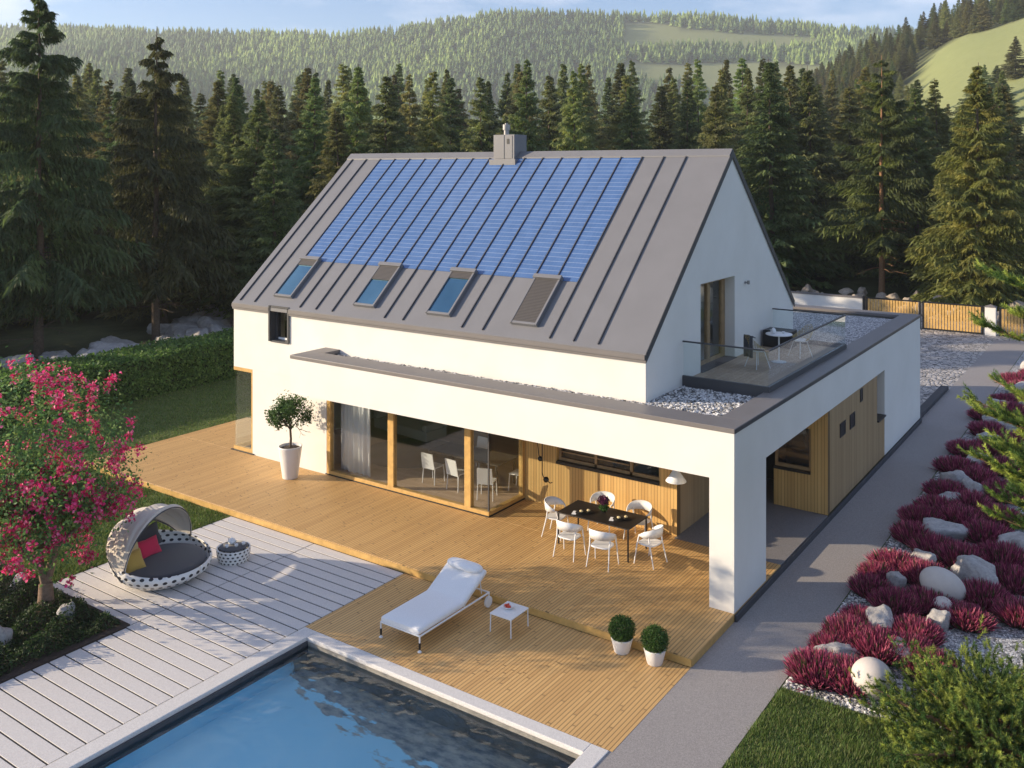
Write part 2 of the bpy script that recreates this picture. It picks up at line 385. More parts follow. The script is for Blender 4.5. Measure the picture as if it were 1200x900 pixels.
inr = (V[:, 0] > GX0+.5) & (V[:, 0] < GX1-.5) & (V[:, 1] > GY0+.5) & (V[:, 1] < GY1-.5)
F = F[~inr[F].all(1)]
terrain = struct(npmesh('terrain', V, 4, MT['terrain'], F=F, smooth=True))
def meadow_mask(d, r):
    a = r/np.maximum(d, 1)
    m1 = (a > .435) & (d > 120) & (d < 300-(a-.435)*150) & (a < 1)
    w1 = np.sin(r*.012+d*.006)+np.sin(r*.031-d*.02)*.5
    m2 = (d > 820) & (d < 1090) & (a > .12) & (a < .34) & (w1+np.sin(d*.05) > .35)
    m3 = (d > 500) & (d < 800) & (w1 > .95)
    return m1 | m2 | m3
# ground colour: pasture or forest floor
m = M('hill_ground', (.1, .1, .1), .95); p = m.pos(); f1 = m.noise(.5, 8, p, .7)['Fac']; f2 = m.noise(.02, 5, p)['Fac']
pas = m.mix(f2, (.22, .26, .09, 1), (.34, .35, .15, 1)); flo = m.ramp(f1, [(.3, (.035, .05, .016)), (.7, (.10, .11, .04))])
pas = m.mix(m.math('MULTIPLY', f1, .5), pas, (.09, .12, .03, 1))
at = m.n('VertexColor', layer_name='Col').outputs[0]; m.col(m.mix(at, flo, pas)); m.bump(f1, .6, .3)
cm = meadow_mask(DD, RR).reshape(-1).astype(float)
cm = np.maximum(cm, 0)
ca = terrain.data.color_attributes.new('Col', 'FLOAT_COLOR', 'POINT'); ca.data.foreach_set('color', np.repeat(cm[:, None], 4, 1).astype(np.float32).ravel())
terrain.data.materials[0] = m.m

# garden ground (lawn sheet with the pool cut out)
ZG = -.162
lawn = MB()
for (x0, x1, y0, y1) in [(GX0, -12.6, GY0, GY1), (-12.6, -6.55, GY0, -9.95), (-12.6, -6.55, -9.95, GY1), (-.2, GX1, GY0, GY1), (-6.55, -.2, -5.08, GY1), (-6.55, -.2, GY0, -14.95)]:
    lawn.add([(x0, y0, ZG), (x1, y0, ZG), (x1, y1, ZG), (x0, y1, ZG)], [(0, 1, 2, 3)])
struct(lawn.build('lawn', MT['lawn']))
# paths and yard
pth = MB(); pth.add([(-.05, -16, -.15), (1.5, -16, -.15), (1.5, 36.5, -.15), (-.05, 36.5, -.15)], [(0, 1, 2, 3)])
struct(pth.build('path', MT['path']))
yard = MB(); yard.add([(-14, 17.4, -.154), (-.04, 17.4, -.154), (-.04, 36.5, -.154), (-14, 36.5, -.154)], [(0, 1, 2, 3)])
yard.add([(-14, 36.504, -.154), (6, 36.504, -.154), (6, 43, -.154), (-14, 43, -.154)], [(0, 1, 2, 3)])
struct(yard.build('driveway', MT['cobble']))
kb = MB(); kb.box(-.34, -.055, 17.46, 23.2, -.15, 0); kb.box(.003, .06, -.0, 17.45, -.3, -.02)
struct(kb.build('kerb', MT['plinth'], bevel=.01))
bed = MB(); bed.add([(1.52, -1.72, -.156), (8, -1.72, -.156), (8, 36, -.156), (1.52, 36, -.156)], [(0, 1, 2, 3)])
struct(bed.build('gravel_bed', MT['gravel']))
bedsoil = MB(); bedsoil.prism_z([(-9.56, -6.85), (-18, -6.85), (-18, -16), (-9.56, -16)], -.3, -.12)
struct(bedsoil.build('planting_bed', MT['soil']))
# timber terrace, two levels
dk = MB(); dk.box(-19.45, -.002, -2.02, 1.3, -.34, 0); dk.box(-19.45, -16.8, 1.301, 4.0, -.34, 0); dk.box(-6.9, -2.56, 1.301, 2.93, -.34, 0); dk.box(-2.559, -.002, 1.301, 2.75, -.34, 0)
struct(dk.build('timber_deck', MT['deck'], bevel=.006))
fbd = MB(); fbd.box(-19.46, -.001, -2.045, -2.022, -.14, -.012); fbd.box(-.0005, .004, -2.02, -.02, -.3, -.012)
struct(fbd.build('deck_edging', MT['oak']))
dk = MB(); dk.box(-6.74, -.002, -4.94, -2.05, -.34, -.146)
struct(dk.build('lower_deck', MT['deck'], bevel=.006))
fl = MB(); fl.box(-2.56, -.002, 2.76, 6.29, -.34, -.004); fl.box(-2.9, -.4, 6.29, 17.2, -.34, -.006)
struct(fl.build('carport_floor', MT['slab']))
# paving boards with open joints
tl = MB(); W = .3057; G = .034
y = -16.0
k = 0
for i in range(46):
    y1 = -2.07-i*W; y0 = y1-W+G
    if y0 < -15: break
    for (a, b) in ([(-12.6, -9.59), (-9.565, -6.76)] if y1 > -6.75 else [(-9.54, -6.76)]):
        tl.box(a, b, y0, y1, -.26, -.146)
struct(tl.build('paving_slabs', MT['tile'], bevel=.004))
gap = MB(); gap.add([(-12.6, -6.84, -.158), (-6.76, -6.84, -.158), (-6.76, -2.04, -.158), (-12.6, -2.04, -.158)], [(0, 1, 2, 3)])
gap.add([(-9.56, -15, -.158), (-6.76, -15, -.158), (-6.76, -6.841, -.158), (-9.56, -6.841, -.158)], [(0, 1, 2, 3)])
struct(gap.build('paving_bedding', MT['in_dark']))
# pool
cp = MB()
cp.box(-6.73, -6.4, -15.2, -4.955, -.4, -.135); cp.box(-6.399, -.36, -5.21, -4.955, -.4, -.135); cp.box(-.359, -.052, -15.2, -4.955, -.4, -.135)
struct(cp.build('pool_coping', MT['coping_stone'], bevel=.01))
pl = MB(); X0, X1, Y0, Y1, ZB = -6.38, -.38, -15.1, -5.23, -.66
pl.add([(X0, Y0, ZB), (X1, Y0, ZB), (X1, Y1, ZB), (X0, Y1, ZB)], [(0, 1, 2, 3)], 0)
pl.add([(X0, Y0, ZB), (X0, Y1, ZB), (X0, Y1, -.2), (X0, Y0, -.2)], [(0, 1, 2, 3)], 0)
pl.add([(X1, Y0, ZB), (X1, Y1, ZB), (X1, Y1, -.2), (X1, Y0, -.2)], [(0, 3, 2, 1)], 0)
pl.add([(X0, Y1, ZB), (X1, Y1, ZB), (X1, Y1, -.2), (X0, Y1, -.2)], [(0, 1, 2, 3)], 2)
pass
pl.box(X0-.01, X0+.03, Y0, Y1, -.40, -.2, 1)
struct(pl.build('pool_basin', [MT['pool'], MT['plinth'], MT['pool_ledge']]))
wt = MB(); wt.add([(X0+.03, Y0, -.27), (X1, Y0, -.27), (X1, Y1, -.27), (X0+.03, Y1, -.27)], [(0, 1, 2, 3)])
struct(wt.build('pool_water', MT['water']))

# ================================================================ HOUSE
ME = .8986; YE, ZE, YR = 1.32, 4.627, 6.437; ZR = ZE+(YR-YE)*ME; XL, XR = -16.76, -2.58; YB = 2*YR-YE
def rz(y): return ZE+(y-YE)*ME if y <= YR else ZE+(YB-y)*ME
H = thing('house', 'white two storey house with steep grey metal roof and solar cells', 'house')
T = .12  # wall tops sit just under the roof skin
def rw(y): return rz(y)-T
wl = MB()
# upper front wall (window opening near the left end)
wl.box(XL, -15.07, YE, YE+.3, 2.59, rw(YE)); wl.box(-14.24, XR-.3, YE, YE+.3, 2.59, rw(YE)); wl.box(-15.07, -14.24, YE, YE+.3, 2.59, 3.56)
# lower front wall
wl.box(-15.88, -12.68, YE+.001, YE+.3, -.02, 2.588)
# right gable, door niche y 4.36..6.65
wl.prism_x([(YE, 2.59), (4.36, 2.59), (4.36, rw(4.36)), (YE, rw(YE))], XR-.3, XR)
wl.prism_x([(4.36, 5.83), (6.65, 5.83), (6.65, rw(6.65)), (YR, rw(YR)), (4.36, rw(4.36))], XR-.3, XR)
wl.prism_x([(6.65, 2.59), (YB, 2.59), (YB, rw(YB)), (6.65, rw(6.65))], XR-.3, XR)
wl.box(XR-.3, XR, 4.36, 6.65, 2.59, 3.6)
# left gable (above the corner window) and rear
wl.prism_x([(YE+.3, 2.59), (YB, 2.59), (YB, rw(YB)), (YR, rw(YR)), (YE+.3, rw(YE+.3))], XL, XL+.3)
wl.box(XL, XL+.3, 3.8, YB, 0, 2.589); wl.box(XL+.3, XR-.3, YB-.3, YB, 0, rw(YB))
wl.box(-15.88, -15.7, YE+.3, 3.9, 0, 2.58); wl.box(XL+.3, -15.7, 3.9, 4.1, 0, 2.58)
wl.build('wall', MT['wall'], H)
# single-storey wing
wg = MB()
wg.box(-12.708, 0, 0, .3, 2.575, 3.522)                              # front fascia band
wg.box(-.52, 0, .3, 17.44, 2.6, 3.522)                              # side band
wg.box(-.518, -.002, .002, 1.81, -.0, 2.574); wg.box(-.518, -.002, .3, 1.81, 2.574, 2.6)                             # corner pier
wg.box(-.4, 0, 12.26, 17.44, 0, 2.6); wg.box(-.4, -.05, 11.35, 12.26, 0, 1.2)
wg.box(-10, -.4, 17.14, 17.44, 0, 3.522)
wg.box(-12.708, -12.4, .3, YE, 2.575, 3.522)
wg.build('wing_wall', MT['wall'], H)
sb = MB(); sb.box(-12.4, -.52, .3, 1.31, 2.62, 3.4); sb.box(-2.57, -.52, 1.31, 17.14, 2.62, 3.4); sb.box(-10, -2.57, YB+.01, 17.14, 2.62, 3.4)
sb.box(-2.579, -.52, 1.31, 17.14, 2.60, 2.62, 1)
sb.build('flat_roof', [MT['metal_dark'], MT['in_wall']], H)
cg = MB()
cg.box(-12.72, .012, -.012, .72, 3.523, 3.62); cg.box(-.57, .012, .72, 16.87, 3.523, 3.62); cg.box(-10, .012, 16.87, 17.45, 3.523, 3.62); cg.box(-12.72, -12.14, .72, YE-.002, 3.523, 3.62)
cg.build('coping', MT['coping'], H, bevel=.008)
fs = MB(); fs.box(.0125, .016, .0, 17.44, 3.523, 3.6); fs.build('side_flashing', MT['metal_dark'], H)
gv = MB(); gv.add([(-12.14, .5, 3.47), (-.57, .5, 3.47), (-.57, YE, 3.47), (-12.14, YE, 3.47)], [(0, 1, 2, 3)])
gv.add([(-2.58, YE, 3.47), (-.57, YE, 3.47), (-.57, 16.87, 3.47), (-2.58, 16.87, 3.47)], [(0, 1, 2, 3)]); gv.add([(-9.9, YB, 3.47), (-2.58, YB, 3.47), (-2.58, 16.87, 3.47), (-9.9, 16.87, 3.47)], [(0, 1, 2, 3)])
gv.build('roof_gravel', MT['gravel'], H)
# main roof
rf = MB(); e = .05
for s in (1, -1):
    def Yf(y): return y if s == 1 else 2*YR-y
    rf.prism_x([(Yf(YE-e), rz(YE)-e*ME-.115), (Yf(YE-e), rz(YE)-e*ME), (Yf(YR), ZR), (Yf(YR), ZR-.115)], XL-.02, XR+.02)
rf.build('roof', MT['metal'], H)
fa = MB()
fa.box(XL-.02, -15.08, YE-e+.004, YE-.001, ZE-.24, ZE-.165); fa.box(-14.22, XR+.02, YE-e+.004, YE-.001, ZE-.24, ZE-.165)
fa.box(XL-.01, -15.08, YE-e-.03, YE-e-.003, ZE-.17, ZE-.06); fa.box(-14.22, XR+.01, YE-e-.03, YE-e-.003, ZE-.17, ZE-.06)
fa.build('gutter', MT['coping'], H)
vg = MB()
for s in (1, -1):
    def Yf(y): return y if s == 1 else 2*YR-y
    vg.prism_x([(Yf(YE-e), rz(YE)-e*ME-.2), (Yf(YE-e), rz(YE)-e*ME+.012), (Yf(YR), ZR+.012), (Yf(YR), ZR-.2)], XR+.022, XR+.04)
vg.build('verge_trim', MT['metal_dark'], H)
rc = MB(); nz = math.sqrt(1/(1+ME*ME))
for s in (1, -1):
    def Yf(y): return y if s == 1 else 2*YR-y
    rc.prism_x([(Yf(YR-.2), rz(YR-.2)+.005), (Yf(YR-.2), rz(YR-.2)+.045), (YR, ZR+.045), (YR, ZR+.005)], XL-.02, XR+.02)
rc.build('ridge_cap', MT['metal'], H)
SX = [-16.49+.6675*k for k in range(20)]
SKY = [(-15.17, -14.37), (-11.84, -11.02), (-9.16, -8.34), (-6.42, -5.62)]
sm_ = MB()
def slopebox(mb, x0, x1, y0, y1, h0, h1, mi=0, sh=0):
    n = Vector((0, -ME*nz, nz)); 
    a = Vector((0, y0, rz(y0))); b = Vector((0, y1, rz(y1)))
    P = [a+n*h0, a+n*h1, b+n*h1, b+n*h0]
    mb.prism_x([(p.y, p.z) for p in P], x0, x1, mi)
for x in SX:
    segs = [(YE+.03, 6.24)]
    for (a, b) in SKY:
        if a-.06 < x < b+.06: segs = [(YE+.03, 1.5), (2.74, 6.24)] if False else [(2.74, 6.24)]
    for (y0, y1) in segs: slopebox(sm_, x-.013, x+.013, y0, y1, .003, .040)
sm_.build('standing_seams', MT['seam'], H)
for i in range(15):
    x0 = SX[2]+i*.6675
    p = MB(); slopebox(p, x0+.02, x0+.6475, 2.7, 6.22, .004, .012); p.build('solar_panel', MT['solar'], H)
for i, (a, b) in enumerate(SKY):
    f = MB(); y0, y1 = 1.56, 2.66
    slopebox(f, a, a+.06, y0, y1, .005, .11); slopebox(f, b-.06, b, y0, y1, .005, .11); slopebox(f, a+.06, b-.06, y0, y0+.05, .005, .10); slopebox(f, a-.02, b+.02, y1, y1+.09, .005, .15)
    fo = f.build('skylight', MT['metal'], H, bevel=.006)
    if i < 3:
        g = MB(); slopebox(g, a+.06, b-.06, y0+.05, y1, .02, .07); g.build('pane', MT['sky_glass'], fo)
    ys = {0: 2.5, 1: 2.28, 2: 2.5, 3: y0+.05}[i]
    g = MB(); slopebox(g, a+.06, b-.06, ys, y1, .075, .10); g.build('roller_shutter', MT['shutter'], fo)
ch = MB(); X0c, X1c, Yc0, Yc1 = -10.25, -9.46, 6.1, 6.78
ch.box(X0c, X1c, Yc0, Yc1, 8.6, 9.79); ch.box(X0c+.07, X1c-.07, Yc0-.012, Yc0-.002, 9.05, 9.76); ch.box(X0c+.37, X0c+.42, Yc0-.025, Yc0-.013, 9.05, 9.78)
ch.box(X0c-.1, X1c+.1, Yc0-.1, Yc1+.1, 8.6, 9.02)
cho = ch.build('chimney', MT['metal'], H, bevel=.008)
q = MB(); q.tube([(-9.98, 6.42, 9.75), (-9.98, 6.42, 9.95)], .085, 20); q.tube([(-9.98, 6.42, 9.95), (-9.98, 6.42, 10.12)], .12, 20); q.tube([(-9.98, 6.42, 10.12), (-9.98, 6.42, 10.16)], .05, 12); q.build('flue_pipe', MT['steel'], cho)
q = MB(); q.box(-9.73, -9.64, Yc0-.02, Yc0-.0125, 9.5, 9.66); q.build('vent', MT['black'], cho)
# small upper window (breaks through the eave)
f = MB(); f.box(-15.09, -15.03, YE-.07, YE+.28, 3.56, 4.63); f.box(-14.28, -14.22, YE-.05, YE+.28, 3.56, 4.63); f.box(-15.03, -14.28, YE-.03, YE+.28, 3.54, 3.59); f.box(-15.03, -14.28, YE-.05, YE+.28, 4.57, 4.63); f.box(-15.03, -14.93, YE+.15, YE+.28, 3.59, 4.57)
fo = f.build('window', MT['metal_dark'], H)
g = MB(); g.box(-14.93, -14.28, YE+.2, YE+.22, 3.59, 4.57); g.build('pane', MT['glass'], fo)
g = MB(); g.box(-14.93, -14.28, YE+.19, YE+.24, 3.6, 3.66); g.build('sill', MT['white'], fo)
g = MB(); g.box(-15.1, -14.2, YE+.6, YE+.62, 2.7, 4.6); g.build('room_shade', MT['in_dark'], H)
# gable balcony door in a deep niche
f = MB(); xi = XR-.28
f.box(xi-.08, xi, 4.36, 4.46, 3.64, 5.82); f.box(xi-.08, xi, 6.55, 6.65, 3.64, 5.82); f.box(xi-.08, xi, 4.46, 6.55, 5.72, 5.82); f.box(xi-.08, xi, 4.46, 6.55, 3.64, 3.74); f.box(xi-.08, xi+.015, 5.42, 5.6, 3.74, 5.72)
f.box(xi-.075, xi+.01, 4.46, 4.6, 3.74, 5.72); f.box(xi-.075, xi+.01, 6.4, 6.55, 3.74, 5.72)
fo = f.build('balcony_door', MT['oak_dark'], H, bevel=.004)
g = MB(); g.box(xi-.05, xi-.03, 4.6, 5.42, 3.74, 5.72); g.box(xi-.05, xi-.03, 5.6, 6.4, 3.74, 5.72); g.build('pane', MT['glass'], fo)
g = MB(); g.tube([(xi+.015, 5.55, 4.7), (xi+.06, 5.55, 4.7), (xi+.06, 5.66, 4.7)], .012); g.build('handle', MT['steel'], fo)
g = MB(); g.box(xi-.12, XR+.06, 4.362, 6.648, 3.601, 3.64); g.build('door_sill', MT['metal_dark'], H)
g = MB(); g.box(XR-1.2, XR-1.18, 4.2, 8, 3.6, 6.4); g.box(XR-1.17, XR-.4, 3, 8, 3.5, 3.6); g.build('bedroom_partition', MT['in_wall'], H)
# balcony platform and glass railing
bp = MB(); bp.box(-2.578, -.44, 3.26, 9.7, 3.471, 3.75, 1); bp.box(-2.578, -.44+.0, 3.26, 9.7, 3.7505, 3.7515, 1)
bp = MB(); bp.box(-2.578, -.44, 3.26, 3.34, 3.471, 3.75); bp.box(-.52, -.44, 3.34, 9.7, 3.621, 3.75); bp.box(-2.578, -.52, 9.62, 9.7, 3.471, 3.75)
bp.build('balcony_edge', MT['metal_dark'], H, bevel=.006)
bf = MB(); bf.box(-2.578, -.571, 3.34, 9.62, 3.48, 3.62); bf.build('balcony_floor', boards('balcony_decking', (.46, .35, .24), (.34, .25, .17), 0, .12, .05, .6, .6, 1), H)
for (a, b, c_, d_) in ((-2.56, -.47, 3.29, 3.305), (-.475, -.46, 3.31, 6.45), (-.475, -.46, 6.47, 9.62), (-2.56, -.47, 9.64, 9.655)):
    g = MB(); g.box(a, b, c_, d_, 3.752, 4.55); g.build('railing_glass', MT['glass_rail'], H)
g = MB(); g.box(-2.578, -.445, 3.278, 3.318, 4.551, 4.585); g.box(-.49, -.445, 3.318, 9.63, 4.551, 4.585); g.box(-2.578, -.445, 9.63, 9.67, 4.551, 4.585); g.build('handrail', MT['metal_dark'], H)
# glazing of the living room
f = MB(); Yg = YE+.02
f.box(-12.66, -6.92, Yg-.03, Yg+.13, .0, .12); f.box(-12.66, -6.92, Yg, Yg+.1, 2.48, 2.57)
for (a, b) in ((-12.66, -12.53), (-10.33, -10.12), (-7.70, -7.5)): f.box(a, b, Yg-.025, Yg+.12, .12, 2.48)
f.box(-7.05, -6.92, Yg+.13, 2.94, 0, .12); f.box(-7.05, -6.92, Yg+.1, 2.94, 2.48, 2.57); f.box(-7.05, -6.925, 2.82, 2.94, .12, 2.48)
fo = f.build('window_wall', MT['oak'], H, bevel=.004)
for (a, b) in ((-12.53, -10.33), (-10.12, -7.70), (-7.5, -6.95)):
    g = MB(); g.box(a, b, Yg+.03, Yg+.05, .12, 2.48); g.build('pane', MT['glass'], fo)
g = MB(); g.box(-6.97, -6.95, Yg+.05, 2.82, .12, 2.48); g.build('pane', MT['glass'], fo)
g = MB(); g.box(-12.7, -6.9, Yg-.045, Yg+.0, -.0, .03); g.box(-6.96, -6.9, Yg, 2.94, 0, .03); g.build('threshold', MT['black'], H)
g = MB(); g.box(-6.99, -6.955, Yg+.02, Yg+.06, .12, 2.48); g.build('corner_joint', MT['metal_dark'], fo)
# corner window at the left end
f = MB(); f.box(-16.78, -15.88, YE+.01, YE+.12, .02, .13); f.box(-16.78, -15.88, YE+.01, YE+.12, 2.48, 2.585); f.box(-15.94, -15.88, YE+.0, YE+.12, .13, 2.48)
f.box(-16.78, -16.68, YE+.12, 3.8, .02, .13); f.box(-16.78, -16.68, YE+.12, 3.8, 2.48, 2.585)
fo = f.build('corner_window', MT['oak'], H)
g = MB(); g.box(-16.75, -15.94, YE+.04, YE+.06, .13, 2.48); g.build('pane', MT['glass'], fo)
g = MB(); g.box(-16.75, -16.73, YE+.08, 3.8, .13, 2.48); g.build('pane', MT['glass'], fo)
g = MB(); g.box(-16.85, -15.8, YE-.05, YE+.01, .0, .025); g.box(-16.7, -15.9, YE+.12, 3.8, 0, .02); g.build('threshold', MT['black'], H)
# timber-clad blocks
WY = 2.9
cd = MB(); cd.box(-6.92, -5.92, WY, WY+.2, 0, 2.6); cd.box(-3.0, -2.55, WY, WY+.2, 0, 2.6); cd.box(-5.92, -3.0, WY, WY+.2, 0, 1.16); cd.box(-5.92, -3.0, WY, WY+.2, 2.1, 2.6)
cd.build('timber_cladding', MT['clad'], H); cd = MB()
cd.box(-1.38, 0, 6.3, 6.5, 0, .95); cd.box(-.43, 0, 6.3, 6.5, .95, 2.6); cd.box(-1.38, -.43, 6.3, 6.5, 2.1, 2.6)
cd.build('timber_cladding', MT['clad'], H)
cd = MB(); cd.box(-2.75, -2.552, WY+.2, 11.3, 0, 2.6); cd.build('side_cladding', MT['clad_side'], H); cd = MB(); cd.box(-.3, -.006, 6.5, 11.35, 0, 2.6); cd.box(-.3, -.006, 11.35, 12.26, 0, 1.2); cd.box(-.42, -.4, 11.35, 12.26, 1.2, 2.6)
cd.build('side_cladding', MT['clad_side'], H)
for b_ in ((-5.918, -3.002, WY-.03, WY+.25, 1.12, 1.19), (-1.378, -.432, 6.27, 6.5, .94, .99), (-.38, .05, 11.36, 12.25, 1.2, 1.245)): g = MB(); g.box(*b_); g.build('window_sill', MT['black'], H)
f = MB()
for x in (-5.91, -4.85, -3.85, -3.07): f.box(x, x+.07, WY+.1, WY+.17, 1.19, 2.1)
f.box(-5.84, -3.07, WY+.1, WY+.17, 1.19, 1.27); f.box(-5.84, -3.07, WY+.1, WY+.17, 2.03, 2.1); f.box(-5.84, -3.87, WY+.11, WY+.13, 1.4, 1.43); f.box(-5.84, -3.87, WY+.11, WY+.13, 1.53, 1.56); f.box(-5.84, -3.87, WY+.11, WY+.13, 1.66, 1.69)
fo = f.build('kitchen_window', MT['oak_dark'], H)
g = MB(); g.box(-5.84, -3.07, WY+.14, WY+.15, 1.2, 2.1); g.build('pane', MT['glass'], fo)
f = MB(); f.box(-1.38, -.43, 6.4, 6.46, .99, 1.08); f.box(-1.38, -1.31, 6.4, 6.46, 1.08, 2.1); f.box(-.5, -.43, 6.4, 6.46, 1.08, 2.1)
fo = f.build('store_window', MT['oak_dark'], H); g = MB(); g.box(-1.31, -.5, 6.43, 6.44, 1.08, 2.1); g.build('pane', MT['glass'], fo)
for (y0, y1, z0, z1) in ((7.4, 7.92, 1.68, 2.05), (8.36, 8.86, 1.68, 2.07), (9.41, 9.68, 2.2, 2.56)):
    f = MB(); f.box(-.012, .004, y0, y1, z0, z1); f.box(.004, .012, y0, y0+.05, z0, z1); f.box(.004, .012, y1-.05, y1, z0, z1); f.box(.004, .012, y0+.05, y1-.05, z0, z0+.04); f.box(.004, .012, y0+.05, y1-.05, z1-.04, z1)
    fo = f.build('slot_window', MT['black'], H)
for b_ in ((-2.54, -1.4, 8.2, 8.22, 0, 2.6), (-6.8, -2.76, 3.3, 3.32, 1, 2.6), (-1.39, -1.37, 6.5, 12, 0, 2.6), (-1.36, -.31, 7.2, 7.22, 0, 2.6)): g = MB(); g.box(*b_); g.build('dark_backing', MT['in_dark'], H)  # near-black panels put in for the darkness of the passage and rooms
# interior shell
g = MB(); g.box(-15.68, -6.93, 1.5, 9.6, .0, .05); g.build('room_floor', MT['floor_in'], H)
g = MB(); g.box(-15.68, -6.93, 9.6, 9.7, 0, 2.6); g.box(-6.93, -6.85, 2.96, 9.6, 0, 2.6); g.box(-15.69, -15.6, 4.1, 9.6, .05, 2.6); g.box(-15.6, -6.93, 1.65, 9.6, 2.59, 2.65)
g.build('room_wall', MT['in_wall'], H)
# gable light
g = MB(); g.tube([(XR, 7.41, 5.57), (XR+.1, 7.41, 5.57)], .02); g.tube([(XR+.1, 7.41, 5.53), (XR+.1, 7.41, 5.63)], .04, 12); g.box(XR, XR+.01, 7.38, 7.44, 5.53, 5.61); g.build('wall_light', MT['steel'], H)

# ================================================================ PEBBLES (real stones where they show large)
def icos():
    t = (1+5**.5)/2
    v = np.array([(-1, t, 0), (1, t, 0), (-1, -t, 0), (1, -t, 0), (0, -1, t), (0, 1, t), (0, -1, -t), (0, 1, -t), (t, 0, -1), (t, 0, 1), (-t, 0, -1), (-t, 0, 1)], float)
    f = np.array([(0, 11, 5), (0, 5, 1), (0, 1, 7), (0, 7, 10), (0, 10, 11), (1, 5, 9), (5, 11, 4), (11, 10, 2), (10, 7, 6), (7, 1, 8), (3, 9, 4), (3, 4, 2), (3, 2, 6), (3, 6, 8), (3, 8, 9), (4, 9, 5), (2, 4, 11), (6, 2, 10), (8, 6, 7), (9, 8, 1)])
    return v/np.linalg.norm(v[0]), f
IV, IF = icos()
def pebble_mesh(name, P, s0, s1, parent=None, label=None):
    n = len(P); sc = rng.uniform(s0, s1, (n, 1, 1))*rng.uniform(.6, 1.2, (n, 1, 3)); sc[:, :, 2] *= .7
    an = rng.uniform(0, 2*PI, n); c, s = np.cos(an)[:, None], np.sin(an)[:, None]
    v = IV[None]*rng.uniform(.8, 1.2, (n, 12, 1))*sc
    x = v[..., 0]*c-v[..., 1]*s; y = v[..., 0]*s+v[..., 1]*c
    V = np.stack([x, y, v[..., 2]], -1)+np.asarray(P)[:, None]
    F = (IF[None]+12*np.arange(n)[:, None, None]).reshape(-1, 3)
    g = rng.choice([.10, .2, .35, .6, .75], n, p=[.15, .2, .2, .25, .2])*rng.uniform(.8, 1.1, n)
    col = np.repeat(np.stack([g, g*.985, g*.97], -1), 12, 0)
    return npmesh(name, V, 3, MT['stone_v'], parent, col, F=F)
def rect_pts(x0, x1, y0, y1, n, z): return np.stack([rng.uniform(x0, x1, n), rng.uniform(y0, y1, n), np.full(n, z)+rng.uniform(-.01, .015, n)], -1)
P = np.concatenate([rect_pts(-2.56, -.6, .75, 3.24, 3600, 3.48), rect_pts(-12.1, -2.58, .75, 1.29, 3600, 3.47)])
pebble_mesh('roof_pebbles', P, .025, .045, H)['kind'] = 'stuff'
P = np.concatenate([rect_pts(1.55, 2.3, -1.7, 12, 9000, -.145), rect_pts(2.3, 5.0, -1.7, -.4, 4500, -.145)])
stuff(pebble_mesh('gravel', P, .02, .042), 'grey and white gravel round the heather bed', 'gravel')

# ================================================================ FOLIAGE
def unit(v): return v/np.maximum(np.linalg.norm(v, axis=-1, keepdims=True), 1e-9)
def leaves(P, N, size, aspect=.5, jit=.6):
    """P centres, N rough directions -> diamond quads"""
    n = len(P); d = unit(N+rng.normal(0, jit, (n, 3))); a = unit(np.cross(d, rng.normal(0, 1, (n, 3)))); b = np.cross(d, a)
    s = (size*rng.uniform(.7, 1.3, n))[:, None]
    t = unit(a+.3*b)
    q = np.stack([P, P+t*s*.5+np.cross(t, d)*s*aspect*.5+d*s*.08, P+t*s, P+t*s*.5-np.cross(t, d)*s*aspect*.5+d*s*.08], 1)
    return q
def colr(n, cols, p=None, j=.2, k=4):
    c = np.array(cols)[rng.choice(len(cols), n, p=p)]*rng.uniform(1-j, 1+j, (n, 1)); return np.repeat(c, k, 0)

